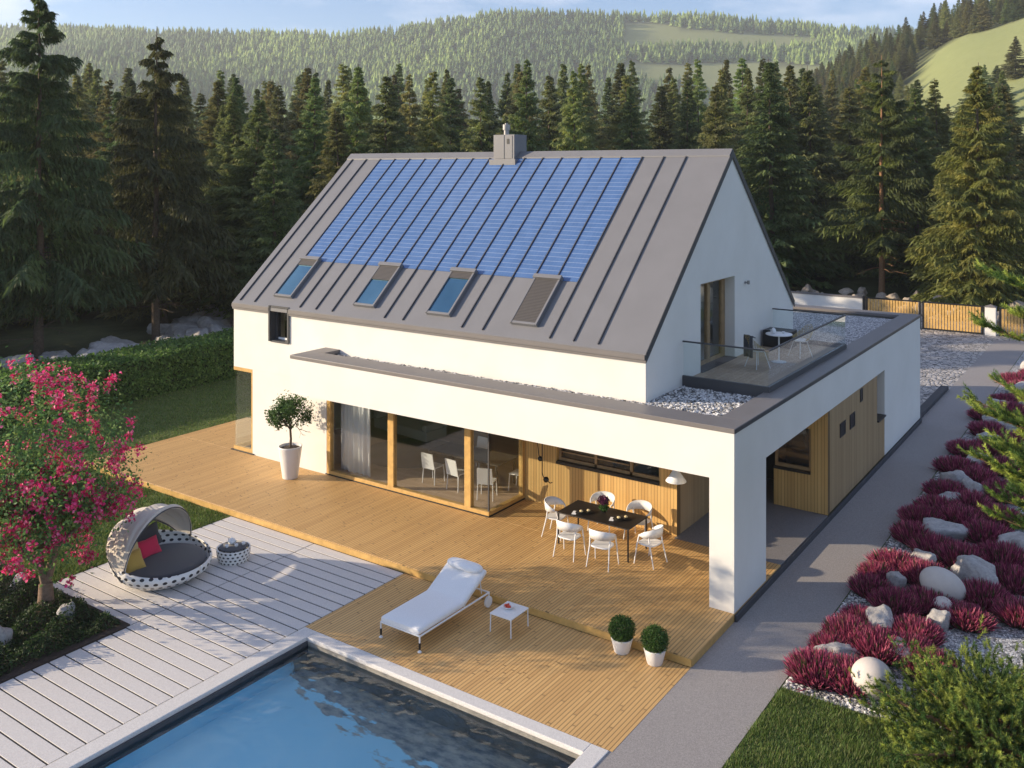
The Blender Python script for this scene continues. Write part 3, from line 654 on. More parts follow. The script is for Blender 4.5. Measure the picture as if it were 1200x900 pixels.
def conifer(H_, R_, z0, wh, kk, q, droop=.35,  cols=((.03, .05, .02),), nb=(5, 7), power=.8, hang=.25, tipcol=None, lift=.1, fine=1.0):
    tri = []; col = []; twig = MB()
    z = z0
    while z < H_*.985:
        t = (z-z0)/(H_-z0); Lb = R_*((1-t)**power)*(1 if t > .12 else .75+.25*t/.12)*(1 if t < .8 else 1-.35*(t-.8)/.2)+.05
        for b in range(rng.integers(nb[0], nb[1]+1)-(1 if t > .75 else 0)):
            L_ = Lb*rng.uniform(.65, 1.15); ph = rng.uniform(0, 2*PI); zz = z+rng.uniform(-.15, .15)
            dv = np.array([math.cos(ph), math.sin(ph), 0]); sd = np.array([-math.sin(ph), math.cos(ph), 0])
            s = np.linspace(.12, 1, kk)
            base = dv*(s*L_)[:, None]+np.array([0, 0, 1])*((zz+lift*L_*s*(1+1.5*t)-droop*L_*s*s*(1-.6*t)+.12*L_*s**4))[:, None]
            for side in (-1, 1, 0):
                ln = (.34*L_*(1-s*.62)+.12)*rng.uniform(.8, 1.2, kk) if side else np.full(kk, .16+.06*L_)
                dd = unit(dv*.75+sd*side*.8+np.array([0, 0, -hang*.5])) if side else unit(dv+np.array([0, 0, -.15]))
                u = (np.arange(q)+.5)/q
                p = base[:, None]+dd*(ln[:, None]*u)[..., None]+np.array([0, 0, -1])*(hang*(ln[:, None]*u)**1.3*.8)[..., None]
                p = p.reshape(-1, 3)+rng.normal(0, .02, (kk*q, 3)); n = len(p)
                w = fine*(.028+.018*L_)*rng.uniform(.6, 1.5, (n, 1)); l = (.10+.085*L_)*rng.uniform(.6, 1.5, (n, 1))
                dr_ = unit(dd+rng.normal(0, .35, (n, 3))+np.array([0, 0, -hang])); pr = unit(np.cross(dr_, rng.normal(0, 1, (n, 3))+np.array([0, 0, 1.2])))
                tri.append(np.stack([p+pr*w, p-pr*w, p+dr_*l], 1))
                c = np.array(cols)[rng.integers(len(cols))]*rng.uniform(.75, 1.25)
                cc = np.tile(c, (n, 1)); 
                if tipcol is not None:
                    sp = np.repeat(s, q)[:, None]; cc = cc*(1-sp*.5)+np.array(tipcol)*sp*.5
                col.append(np.repeat(cc*rng.uniform(.8, 1.2, (n, 1)), 3, 0))
        z += wh*(1-.45*t)*rng.uniform(.8, 1.2)
    # leader
    tr = MB(); r0 = .012*H_+.03
    nseg = 7; bend = rng.normal(0, .04, (nseg+1, 2)); bend[0] = 0
    tr.tube([(bend[i][0], bend[i][1], H_*i/nseg-.3*(i == 0)) for i in range(nseg+1)], [r0*(1-.93*i/nseg) for i in range(nseg+1)], 7)
    return np.concatenate(tri), np.concatenate(col), tr
def dead_branches(tr, z0, z1, n, L_):
    for i in range(n):
        z = rng.uniform(z0, z1); ph = rng.uniform(0, 2*PI); l = L_*rng.uniform(.4, 1); dx, dy = math.cos(ph), math.sin(ph); dr0 = rng.uniform(-.25, .1)
        tr.tube([(0, 0, z), (dx*l*.5, dy*l*.5, z+dr0*l*.4+.05), (dx*l, dy*l, z+dr0*l)], [.028, .018, .006], 4, 0, False)
        for k in range(2):
            s = rng.uniform(.4, .8); a = ph+rng.choice([-.7, .7]); tr.tube([(dx*l*s, dy*l*s, z+dr0*l*s*.9), (dx*l*s+math.cos(a)*l*.3, dy*l*s+math.sin(a)*l*.3, z+dr0*l*s-.05)], [.012, .004], 3, 0, False)
def tree_obj(name, label, cat, gen, loc, bark, group=None, leafmat=None, rz=0):
    V_, c_, tr = gen; t = thing(name, label, cat, loc, rz, group)
    tr.build('trunk', bark, t); npmesh('crown', V_, V_.shape[1], leafmat or MT['needle'], t, c_)
    return t
DK = ((.075, .112, .034), (.095, .135, .038), (.125, .160, .042)); OL = ((.19, .24, .05), (.15, .205, .05), (.27, .29, .06)); YG = ((.22, .27, .05), (.25, .26, .055))
def zt(x, y): d, r = dr(x, y); return float(terr(d, r))
# the four tall trees one can point at
g = conifer(18.2, 4.6, 3.2, .50, 15, 9, .45, DK, (3, 6), .9, .9, (.07, .09, .04), .12, .6); dead_branches(g[2], .8, 5.5, 26, 2.6)
big = tree_obj('spruce_tree', 'tallest dark spruce at the far left, bare dead lower branches on its trunk', 'tree', g, (-37.4, 6.2, -.3), MT['bark_dark'])
g = conifer(16.6, 4.2, 3.4, .52, 15, 9, .5, DK, (3, 5), .85, 1.0, (.07, .09, .04), .12, .6); dead_branches(g[2], .8, 5.5, 22, 2.4)
tree_obj('spruce_tree', 'dark drooping spruce above the left stream rocks, second tall trunk from the left', 'tree', g, (-36.7, 12.1, -.3), MT['bark_dark'])
g = conifer(16.9, 4.1, 3.8, .52, 15, 8, .32, DK+OL[:1], (3, 5), .75, .6, (.08, .10, .04), .12, .6); dead_branches(g[2], 1.2, 6, 26, 2.6)
tree_obj('pine_tree', 'tall pine with bare straight tan trunk standing behind the wooden gate', 'tree', g, (-8.7, 49.5, -.3), MT['bark_red'])
g = conifer(15.6, 4.1, .6, .45, 15, 8, .34, OL, (5, 8), .9, .6, (.12, .15, .04), .1, .65)
tree_obj('spruce_tree', 'broad spruce with sunlit drooping boughs behind the right end of the gate', 'tree', g, (-2.2, 45.6, -.3), MT['bark_dark'])
# forest wall: a few kinds, copied
protos = []
specs = [(15, 4.0, 1.0, DK, 1.0, 'dark'), (16, 3.5, 1.5, DK+OL[:1], .85, 'dark'), (14, 3.9, .6, OL, 1.0, 'olive'), (15.5, 3.4, 1.2, OL, .9, 'olive'), (14, 4.0, .8, YG, .9, 'yellow'), (15, 4.2, .8, DK+OL, 1.1, 'dark')]
LBL = {'dark': ('dark green conifer in the dense forest wall behind the house', 'dark conifers of the forest wall'),
       'olive': ('olive green conifer with sunlit top in the forest wall behind the house', 'olive conifers of the forest wall'),
       'yellow': ('bright yellow green tree standing among the dark forest behind the house', 'yellow green trees in the forest wall')}
for (h, r_, z0, cs, pw, kd) in specs:
    g = conifer(h, r_, z0, .40, 8, 4, .34, cs, (5, 8), pw, .45, tuple(min(.2, v*1.7) for v in cs[-1]))
    t = tree_obj('conifer_tree', LBL[kd][0], 'tree', g, (0, 0, 0), MT['bark_dark'], LBL[kd][1]); protos.append((t, kd, h))
used = set()
def put(pi, x, y, hh, extra=None):
    t, kd, h = protos[pi]; sc = hh/h; w_ = sc**.5*rnd.uniform(.78, 1.25); z = zt(x, y)-.1; tilt = (rnd.gauss(0, .025), rnd.gauss(0, .025))
    a = rnd.uniform(0, 2*PI)
    if pi not in used:
        used.add(pi); t.location = (x, y, z); t.rotation_euler = (*tilt, a); t.scale = (w_, w_, sc); return t
    o = dup(t, (x, y, z), a, sc=(w_, w_, sc)); o.rotation_euler = (*tilt, a); return o
def topv(a):      # how high the forest's edge stands, as a slope from the viewpoint
    return np.interp(a, [-.6, -.3, -.1, .05, .2, .3, .42, .5, .6], [.118, .112, .117, .118, .118, .125, .11, .10, .09])
def free(x, y):
    if -34.0 < x < 14 and y < 44.5: return False
    if x <= -34 and y < 0: return False
    if math.hypot(x+8.7, y-49.5) < 4.0 or math.hypot(x+37.4, y-6.2) < 3 or math.hypot(x+36.7, y-12.1) < 3 or math.hypot(x+2.2, y-45.6) < 4.2: return False
    if y < 50 and x > -8.7 and x < 14: return False
    d_, r_ = dr(x, y); u_ = 600+FPX*r_/d_
    if d_ < 64 and 980 < u_ < 1085 or d_ < 52 and -10 < u_ < 225: return False
    return True
count = 0
for d0, st in ((47, 3.9), (53, 4.0), (60, 4.2), (67, 4.4), (75, 4.8), (84, 5.2), (95, 5.6), (107, 6.0), (119, 6.2), (131, 6.6)):
    a = -.62
    while a < .62:
        r_ = a*d0+rnd.uniform(-1.3, 1.3); d = d0+rnd.uniform(-2.5, 2.5); a += st/d0
        x, y = wxy(d, r_)
        aa = r_/d
        if not free(x, y): continue
        hh = 8.7+float(topv(aa))*d*rnd.triangular(.74, 1.07, 1.0)-zt(x, y)
        if d0 <= 60: hh *= rnd.uniform(.78, .98)
        if aa > .42 and d0 > 80: hh *= .75
        pi = rnd.choices(range(6), [3, 3, 3, 3, 1.1 if d0 > 60 else .2, 3] if d0 > 56 else [4, 4, 1, 1, 0, 3])[0]
        put(pi, x, y, hh); count += 1
# trees just outside the frame on the left; they shade the lawn and the stream
for (x, y, h) in ((-41, -7, 8), (-44, -4, 9), (-40, -2.5, 8), (-46, 1, 9), (-43, 4, 8), (-50, -4, 10), (-52, 3, 10), (-48, 8, 9), (-45, -9, 8.5)):
    put(rnd.choice([0, 1, 5]), x, y, h)

# hillside woods: one mass far off
def far_woods(n, dmin, dmax, amin, amax, hh, rr, cols, p, seed, lod):
    g = np.random.default_rng(seed); u = g.uniform(0, 1, n); d = np.sqrt(dmin**2+u*(dmax**2-dmin**2)); a = g.uniform(amin, amax, n); r = a*d
    keep = ~meadow_mask(d, r); d, r = d[keep], r[keep]; n = len(d)
    z = terr(d, r)-.5; x = CX+FW[0]*d+RT[0]*r; y = CY+FW[1]*d+RT[1]*r
    h = hh*g.uniform(.65, 1.2, n); w_ = rr*g.uniform(.7, 1.25, n)
    ls, ns = lod; tris = []
    for l in range(ls):
        zt_ = h*(1-.82*l/ls); zb = h*(1-.82*(l+1.5)/ls); rb = w_*((l+1)/ls)**.85
        for k in range(ns):
            t0 = g.uniform(0, 6.28, n)*0+2*PI*(k+.5*(l % 2))/ns+g.uniform(-.3, .3, n); dt = PI/ns*.95
            top = np.stack([x+g.normal(0, .06, n)*w_, y+g.normal(0, .06, n)*w_, z+zt_], -1)
            j = g.uniform(.7, 1.25, n)
            p1 = np.stack([x+rb*j*np.cos(t0-dt), y+rb*j*np.sin(t0-dt), z+zb+g.uniform(-.5, .5, n)*h*.04], -1)
            p2 = np.stack([x+rb*j*np.cos(t0+dt), y+rb*j*np.sin(t0+dt), z+zb+g.uniform(-.5, .5, n)*h*.04], -1)
            tris.append(np.stack([top, p1, p2], 1))
    patch = (np.sin(r*.013+d*.004)+np.sin(r*.03-d*.011+2))*.5
    pi = np.clip((g.uniform(0, 1, n)*.6+patch*.35+.25), 0, .999)
    c = np.array(cols)[(pi*len(cols)).astype(int)]*g.uniform(.75, 1.25, (n, 1))
    V_ = np.stack(tris, 1).reshape(-1, 3); col = np.repeat(c, ls*ns*3, 0)
    return V_, col
HC = ((.085, .14, .055), (.11, .17, .062), (.14, .20, .068), (.20, .26, .08), (.29, .35, .10))
def instanced_wood(n, dmin, dmax, amin, amax, seed, srcs, h0):
    g = np.random.default_rng(seed); u = g.uniform(0, 1, n); d = np.sqrt(dmin**2+u*(dmax**2-dmin**2)); r = g.uniform(amin, amax, n)*d
    k = ~meadow_mask(d, r); d, r = d[k], r[k]; n = len(d); me = bpy.data.meshes.new('hillside_wood'); me.vertices.add(n)
    P = np.stack([CX+FW[0]*d+RT[0]*r, CY+FW[1]*d+RT[1]*r, terr(d, r)-.3], -1).astype(np.float32); me.vertices.foreach_set('co', P.ravel())
    a = me.attributes.new('sc', 'FLOAT', 'POINT'); a.data.foreach_set('value', (h0*g.uniform(.6, 1.15, n)).astype(np.float32))
    a = me.attributes.new('rt', 'FLOAT', 'POINT'); a.data.foreach_set('value', g.uniform(0, 6.28, n).astype(np.float32))
    o = bpy.data.objects.new('hillside_wood', me); C.objects.link(o)
    ng = bpy.data.node_groups.new('wood', 'GeometryNodeTree'); ng.interface.new_socket('Geometry', in_out='INPUT', socket_type='NodeSocketGeometry'); ng.interface.new_socket('Geometry', in_out='OUTPUT', socket_type='NodeSocketGeometry')
    N = ng.nodes.new; gi, go = N('NodeGroupInput'), N('NodeGroupOutput'); ip = N('GeometryNodeInstanceOnPoints'); jn = N('GeometryNodeJoinGeometry')
    for s_ in srcs:
        oi = N('GeometryNodeObjectInfo'); oi.inputs['Object'].default_value = s_; oi.inputs['As Instance'].default_value = True; ng.links.new(oi.outputs['Geometry'], jn.inputs[0])
    na = N('GeometryNodeInputNamedAttribute'); na.data_type = 'FLOAT'; na.inputs[0].default_value = 'sc'; nb_ = N('GeometryNodeInputNamedAttribute'); nb_.data_type = 'FLOAT'; nb_.inputs[0].default_value = 'rt'
    cx = N('ShaderNodeCombineXYZ'); ng.links.new(nb_.outputs[0], cx.inputs[2]); ip.inputs['Pick Instance'].default_value = True
    ng.links.new(gi.outputs[0], ip.inputs['Points']); ng.links.new(jn.outputs[0], ip.inputs['Instance']); ng.links.new(na.outputs[0], ip.inputs['Scale']); ng.links.new(cx.outputs[0], ip.inputs['Rotation'])
    ng.links.new(ip.outputs[0], go.inputs[0]); md = o.modifiers.new('wood', 'NODES'); md.node_group = ng; return o
srcs = [c for t, k_, h in protos for c in t.children if c.name.startswith('crown') and k_ != 'yellow']
for s_ in srcs: pass
stuff(instanced_wood(3600, 114, 480, -.66, .72, 3, srcs, .85), 'dense conifer wood rising over the hillside beyond the first trees', 'wood')
v1, c1 = far_woods(27000, 450, 1180, -.66, .62, 11.5, 3.6, HC, None, 4, (3, 4))
stuff(npmesh('distant_wood', v1, 3, MT['needle'], None, c1), 'hazy woods covering the long far ridge under the sky', 'wood')
# a few single trees on the pasture
gq = rng.integers
for (d, a, h, w1) in ((160, .50, 10, 'leftmost and tallest'), (168, .512, 9, 'second from the left'), (175, .525, 7, 'middle and shortest'), (150, .535, 8, 'fourth from the left'), (190, .545, 9, 'rightmost')):
    x, y = wxy(d, a*d); t = put(5, x, y, h); t['label'] = f'small dark tree on the bright pasture slope, {w1} of its five'; t['group'] = 'trees on the pasture slope'

# hedge
hd = thing('hedge', 'long clipped dark green hedge along the left lawn', 'hedge')
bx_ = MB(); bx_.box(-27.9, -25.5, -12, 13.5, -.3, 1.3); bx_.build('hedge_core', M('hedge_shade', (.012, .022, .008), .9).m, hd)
n = 52000; side = rng.uniform(0, 1, n) < .42; P = np.empty((n, 3)); N = np.zeros((n, 3))
P[:, 1] = rng.uniform(-10, 13.6, n)
P[:, 0] = np.where(side, -25.42+rng.normal(0, .05, n), rng.uniform(-27.95, -25.4, n)); P[:, 2] = np.where(side, rng.uniform(-.2, 1.36, n), 1.36+rng.normal(0, .045, n))
P[:, 0] += .08*np.sin(P[:, 1]*2.1)*np.sin(P[:, 2]*3); P[:, 2] += .05*np.sin(P[:, 1]*1.3)
N[side] = (1, 0, .3); N[~side] = (0, 0, 1)
q = leaves(P, N, .13, .6, .7); npmesh('hedge_leaves', q, 4, MT['leaf'], hd, colr(n, [(.06, .13, .025), (.085, .175, .032), (.14, .24, .05)], None, .25))

# ground-cover and grass
def blades(P, h, w, lean=.35, cols=((.06, .10, .02),), tip=1.4):
    n = len(P); hh = (h*rng.uniform(.4, 1.3, n)*(.8+.35*np.sin(P[:, 0]*5.3+np.sin(P[:, 1]*4))*np.sin(P[:, 1]*6.1+P[:, 0])))[:, None]; a = rng.uniform(0, 2*PI, n); dv = np.stack([np.cos(a), np.sin(a), np.zeros(n)], -1)
    s = np.stack([-np.sin(a), np.cos(a), np.zeros(n)], -1)*(w*rng.uniform(.7, 1.3, n))[:, None]
    up = np.array([0, 0, 1.])*hh+dv*hh*rng.uniform(0, lean*2, (n, 1))
    V_ = np.stack([P-s, P+s, P+up], 1); c = np.array(cols)[rng.integers(len(cols), size=n)]*rng.uniform(.7, 1.3, (n, 1))
    col = np.stack([c*.6, c*.6, c*tip], 1); return V_, col.reshape(-1, 3)
GR = ((.085, .155, .026), (.11, .19, .034), (.15, .22, .045), (.21, .23, .08))
def grass_obj(name, rects, h, w, label):
    P = np.concatenate([np.stack([rng.uniform(a, b, n), rng.uniform(c, d, n), np.full(n, ZG)], -1) for (a, b, c, d, n) in rects])
    v, c = blades(P, h, w, .5, GR); return stuff(npmesh(name, v, 3, MT['leaf'], None, c), label, 'grass')
grass_obj('grass', [(1.52, 4.6, -5.5, -1.74, 42000), (4.6, 8, -5.5, -1.74, 12000)], .085, .006, 'short dark grass beside the path in the lower right')
grass_obj('grass', [(-19.4, -12.62, -6.8, -2.08, 80000), (-25.3, -19.5, -7, 9, 60000), (-19.5, -17, 4.0, 12, 9000), (-18, -12.6, -6.85, -6.0, 6000)], .075, .010, 'left lawn running from the paving to the hedge')
n = 42000; x = rng.uniform(-14.5, -9.7, n); y = rng.uniform(-11.5, -6.95, n)
bmp = .10+.07*np.sin(x*3.1+1)*np.sin(y*2.7)+.05*np.sin(x*7+y*5)
edge = np.clip((-9.62-x)/.25, 0, 1)*np.clip((-6.9-y)/.2, 0, 1)
P = np.stack([x, y, -.12+np.maximum(bmp, .03)*edge*rng.uniform(.3, 1.15, n)*1.5], -1)
q = leaves(P, np.tile((0, 0, 1.), (n, 1)), .06, .5, .9)
stuff(npmesh('ground_cover', q, 4, MT['leaf'], None, colr(n, [(.018, .040, .012), (.03, .06, .016), (.045, .085, .02)], None, .3)), 'low dark green ground cover round the flowering tree', 'plants')

# magenta flowering tree
def skeleton(rng, base, dirs, L0, r0, depth, tr, tips, spread=.55, up=.25):
    def rec(p, d, L_, r, k):
        q = [np.array(p, float)]; dd = d.copy(); n = 4
        for i in range(n):
            dd = unit(dd+rng.normal(0, .16, 3)+np.array([0, 0, up*.25])); q.append(q[-1]+dd*L_/n)
        tr.tube([tuple(v) for v in q], [r*(1-.4*i/n) for i in range(n+1)], 7 if r > .02 else 4, 0, False)
        if k <= 1: tips.append(q[-1]); tips.append((q[-1]+q[-2])/2)
        if k == 0: return
        for c in range(3 if k > 1 else 3): rec(q[-1-(c % 2)], unit(dd+rng.normal(0, spread, 3)), L_*rng.uniform(.62, .85), r*.6, k-1)
    for d in dirs: rec(np.array(base, float), unit(np.array(d, float)), L0, r0, depth)
ft = thing('flowering_tree', 'gnarled small tree covered in magenta blossom on the left', 'tree', (-11.47, -7.49, -.14))
tr = MB(); tips = []
tr.tube([(0, 0, -.1), (.02, 0, .25), (-.02, .02, .55)], [.2, .15, .13], 10)
skeleton(np.random.default_rng(11), (-.02, .02, .5), [(-.7, -.3, 1.3), (.4, .4, 1.2), (.0, -.35, 1.5), (-.2, .6, 1.3)], .85, .085, 4, tr, tips, .5, .45)
tr.build('trunk', MT['bark_tree'], ft)
tips = np.array(tips); cc = np.array([-.3, -.12, 2.85]); rel = (tips-cc)/np.array([1.98, 1.98, 2.05]); rad = np.linalg.norm(rel, axis=1)
tips = np.where((rad > 1)[:, None], cc+rel/rad[:, None]*np.array([1.98, 1.98, 2.05])*rng.uniform(.75, 1, (len(tips), 1)), tips)
ex = unit(rng.normal(0, 1, (520, 3)))*rng.uniform(.35, 1, (520, 1))**.5*np.array([1.98, 1.98, 2.1])+cc; ex = ex[ex[:, 2] > .8]
tips = np.concatenate([tips, ex])
idx = rng.integers(len(tips), size=27000); P = tips[idx]+rng.normal(0, .17, (27000, 3)); q1 = leaves(P, unit(P-cc)+np.array([0, 0, .4]), .085, .55, .8)
c1 = colr(27000, [(.07, .17, .045), (.11, .23, .06), (.21, .33, .08)], None, .25)
cl_ = tips[rng.integers(len(tips), size=620)]+rng.normal(0, .16, (620, 3)); cl_ = cl_+unit(cl_-cc)*.12
idx = rng.integers(len(cl_), size=21000); P = cl_[idx]+rng.normal(0, .055, (21000, 3)); q2 = leaves(P, unit(P-cc)+np.array([0, 0, .3]), .066, .85, 1.0)
c2 = colr(21000, [(.70, .03, .17), (.82, .07, .26), (.50, .015, .09), (.88, .20, .38)], None, .2)
npmesh('leaves', q1, 4, MT['leaf'], ft, c1); npmesh('blossom', q2, 4, MT['leaf'], ft, c2)['kind'] = 'stuff'

# potted tree by the wall
pt = thing('potted_tree', 'small round-headed tree in a tall white tapered pot against the wall', 'potted tree', (-13.3, .52, 0))
g = MB(); g.lathe([(.0, .0), (.21, 0), (.215, .02), (.33, .86), (.335, .9), (.305, .9), (.295, .82), (0, .82)], 32); g.build('pot', MT['whitepot'], pt)
g = MB(); g.lathe([(.295, .83), (.2, .86), (0, .87)], 20); g.build('potting_soil', MT['soil'], pt)
tr = MB(); tips = []; tr.tube([(0, 0, .84), (.03, .0, 1.1), (-.02, .02, 1.35), (.0, 0, 1.5)], [.04, .033, .03, .03], 8)
skeleton(rng, (0, 0, 1.35), [(-.5, -.2, 1), (.5, .3, .9), (0, .5, 1), (.1, -.5, 1), (-.4, .4, .7)], .34, .022, 3, tr, tips, .6, .2); tr.build('trunk', MT['bark_dark'], pt)
tips = np.array(tips); cc = np.array([0, 0, 1.92]); ex = unit(rng.normal(0, 1, (120, 3)))*(rng.uniform(.3, 1, (120, 1))**.5)*np.array([.52, .52, .44])+cc
ex = np.concatenate([ex, tips[np.linalg.norm((tips-cc)/np.array([.62, .62, .55]), axis=1) < 1]])
idx = rng.integers(len(ex), size=4200); P = ex[idx]+rng.normal(0, .055, (4200, 3)); q = leaves(P, unit(P-cc)+np.array([0, 0, .4]), .075, .5, .7)
npmesh('crown', q, 4, MT['leaf'], pt, colr(4200, [(.03, .08, .015), (.045, .11, .02), (.08, .16, .03)], None, .25))

# two potted box balls on the lower deck
bb = thing('potted_shrub', 'clipped green ball in pale pot, the left of the two by the deck step', 'potted plant', (-1.27, -2.26, -.146))
g = MB(); g.lathe([(0, 0), (.135, 0), (.14, .01), (.2, .25), (.2, .265), (.175, .265), (.17, .23), (0, .23)], 28); g.build('pot', MT['whitepot'], bb)
P = unit(rng.normal(0, 1, (5200, 3)))*rng.uniform(.6, 1.08, (5200, 1))*np.array([.235, .235, .215])+np.array([0, 0, .42])
P = P[P[:, 2] > .24]
q = leaves(P, P-np.array([0, 0, .4]), .042, .35, .35); npmesh('foliage', q, 4, MT['leaf'], bb, colr(len(P), [(.03, .08, .012), (.05, .12, .02), (.09, .18, .03)], None, .25))
dup(bb, (-.6, -2.27, -.146), 1.3, 'clipped green ball in pale pot, the right of the two by the deck step', sc=(1, 1, 1.02))
tag(bb, bb['label'], 'potted plant', 'potted box balls')
for o in C.objects:
    if o.name.startswith('potted_shrub'): o['group'] = 'potted box balls'

# heather clumps
def heather(n=1700, R_=.42, h=.36):
    a = rng.uniform(0, 2*PI, n); r = R_*np.sqrt(rng.uniform(0, 1, n)); t = r/R_
    b = np.stack([r*np.cos(a)*.75, r*np.sin(a)*.75, np.zeros(n)], -1)
    dirv = unit(np.stack([np.cos(a)*t*.7, np.sin(a)*t*.7, 1.15-.4*t], -1)+rng.normal(0, .2, (n, 3)))
    ln = h*rng.uniform(.65, 1.2, n)*(1-.25*t*t); w_ = .0075
    V_, cl2 = [], []
    mg = np.array([(.34, .06, .14), (.45, .09, .18), (.23, .035, .095), (.60, .19, .27)])[rng.integers(4, size=n)]*rng.uniform(.7, 1.3, (n, 1)); mg = np.where(rng.uniform(0, 1, (n, 1)) < .13, np.array((.08, .13, .04)), mg); gr = np.array((.05, .10, .03))
    for k in range(2):
        s = unit(np.cross(dirv, rng.normal(0, 1, (n, 3))))*w_
        p0 = b+dirv*ln[:, None]*.15; p1 = b+dirv*ln[:, None]*.6; p2 = b+dirv*ln[:, None]
        V_.append(np.stack([b-s*.6, b+s*.6, p1+s*1.3, p1-s*1.3], 1)); cl2.append(np.stack([gr+0*mg, gr+0*mg, mg*.75, mg*.75], 1))
        V_.append(np.stack([p1-s*1.3, p1+s*1.3, p2+s*.25, p2-s*.25], 1)); cl2.append(np.stack([mg*.8, mg*.8, mg*1.25, mg*1.25], 1))
    return np.concatenate(V_), np.concatenate(cl2).reshape(-1, 3)
hp = []
for i in range(3):
    v, c = heather(); hp.append(npmesh('heather_clump', v, 4, MT['leaf'], None, c, link=True))
    tag(hp[-1], 'bushy magenta heather clump among stones in the bed beside the path', 'heather', 'heather clumps in the gravel bed')
HP = [(1.95, -1.1, 1.15), (2.5, -1.0, 1.2), (2.05, .5, 1.1), (2.6, .3, 1.2), (3.1, .55, 1.0), (3.05, 1.25, 1.1), (1.9, 2.75, 1.0), (2.5, 2.3, 1.1), (3.0, 2.7, 1.1), (3.75, 2.5, 1.0), (2.05, 4.3, 1.1), (1.85, 3.6, .9), (2.7, 4.0, 1.1), (2.6, 5.7, 1.2), (3.2, 5.4, 1.2), (2.05, 6.2, 1.1), (3.5, 7.2, 1.3), (2.2, 8.4, 1.2), (1.95, 7.5, 1.1), (2.75, 8.0, 1.2), (2.8, 9.3, 1.2), (2.1, 10, 1.2), (2.0, 12.3, 1.2), (2.6, 11.8, 1.1), (1.95, 14.3, 1.2), (2.5, 14.9, 1.2), (2.2, 17, 1.3), (1.85, 19.2, 1.2), (2.5, 20.3, 1.3), (2.1, 22, 1.2), (2.7, 22.8, 1.2), (2.0, 26, 1.3), (2.6, 27.2, 1.3), (4.0, 5.8, 1.3), (3.9, 3.6, 1.2), (4.3, 4.8, 1.2), (2.1, 1.25, .95), (3.5, .2, 1.1), (3.6, 8.6, 1.2), (2.6, 18.6, 1.2), (3.2, 16, 1.3), (3.2, 13, 1.3), (3.4, 10.6, 1.3), (4.6, 3.2, 1.1), (1.9, -.1, .9), (3.6, 24.6, 1.3), (2.4, 24.4, 1.2)]
ORD = ['first', 'second', 'third', 'fourth', 'fifth', 'sixth', 'seventh', 'eighth', 'ninth', 'tenth', 'eleventh', 'twelfth', 'thirteenth', 'fourteenth', 'fifteenth', 'sixteenth', 'seventeenth', 'eighteenth', 'nineteenth', 'twentieth', 'twenty-first', 'twenty-second', 'twenty-third', 'twenty-fourth']
HP.sort(key=lambda p: p[1])
rows_ = {0: 0, 1: 0, 2: 0}
for i, (x, y, s) in enumerate(HP):
    o = hp[i % 3]
    if i >= 3: o = o.copy(); C.objects.link(o)
    rw_ = 0 if x < 2.3 else (1 if x < 3.15 else 2)
    o['label'] = f"magenta heather clump, {ORD[rows_[rw_]]} from the lawn end in the {['row along the path', 'middle row of the bed', 'row farthest from the path'][rw_]}"; rows_[rw_] += 1
    o.location = (x, y, -.16); o.rotation_euler = (0, 0, rnd.uniform(0, 6)); o.scale = (s, s*rnd.uniform(.9, 1.15), s*rnd.uniform(.85, 1.1))

# rocks
def rock_mesh(seed, lod=4):
    bm = bmesh.new(); bmesh.ops.create_icosphere(bm, subdivisions=lod, radius=1); g = np.random.default_rng(seed)
    pl = [(Vector(unit(g.normal(0, 1, 3))), g.uniform(.5, .85)) for _ in range(15)]
    for v in bm.verts:
        for n_, d_ in pl:
            k = v.co.dot(n_)
            if k > d_: v.co -= n_*(k-d_)*.85
        v.co *= 1+.03*math.sin(v.co.x*7+seed)+.03*math.sin(v.co.y*9+v.co.z*5)
    from mathutils import noise as mn
    for v in bm.verts:
        c_ = v.co*1.6+Vector((seed*3.1, 0, 0)); v.co *= 1+.16*mn.fractal(c_, 1.0, 2.1, 5)+.05*mn.fractal(v.co*6, 1, 2, 3)
    me = bpy.data.meshes.new('rock'); bm.to_mesh(me); bm.free(); me.polygons.foreach_set('use_smooth', [True]*len(me.polygons)); return me
RM = [rock_mesh(s) for s in range(6)]; RT_ = [rock_mesh(s+20) for s in range(3)]
for me in RM: me.materials.append(MT['rock'])
for me in RT_: me.materials.append(MT['rock_tan'])
def rock(x, y, z, s, label, group=None, tan=False, rot=None, ms=None):
    me = (RT_ if tan else RM)[rnd.randrange(3 if tan else 6)] if ms is None else RM[ms]
    o = bpy.data.objects.new('boulder', me); C.objects.link(o); o.location = (x, y, z); o.scale = s; o.rotation_euler = rot or (rnd.uniform(-.2, .2), rnd.uniform(-.2, .2), rnd.uniform(0, 6))
    return tag(o, label, 'rock', group)
BR = 'grey boulders in the heather bed'
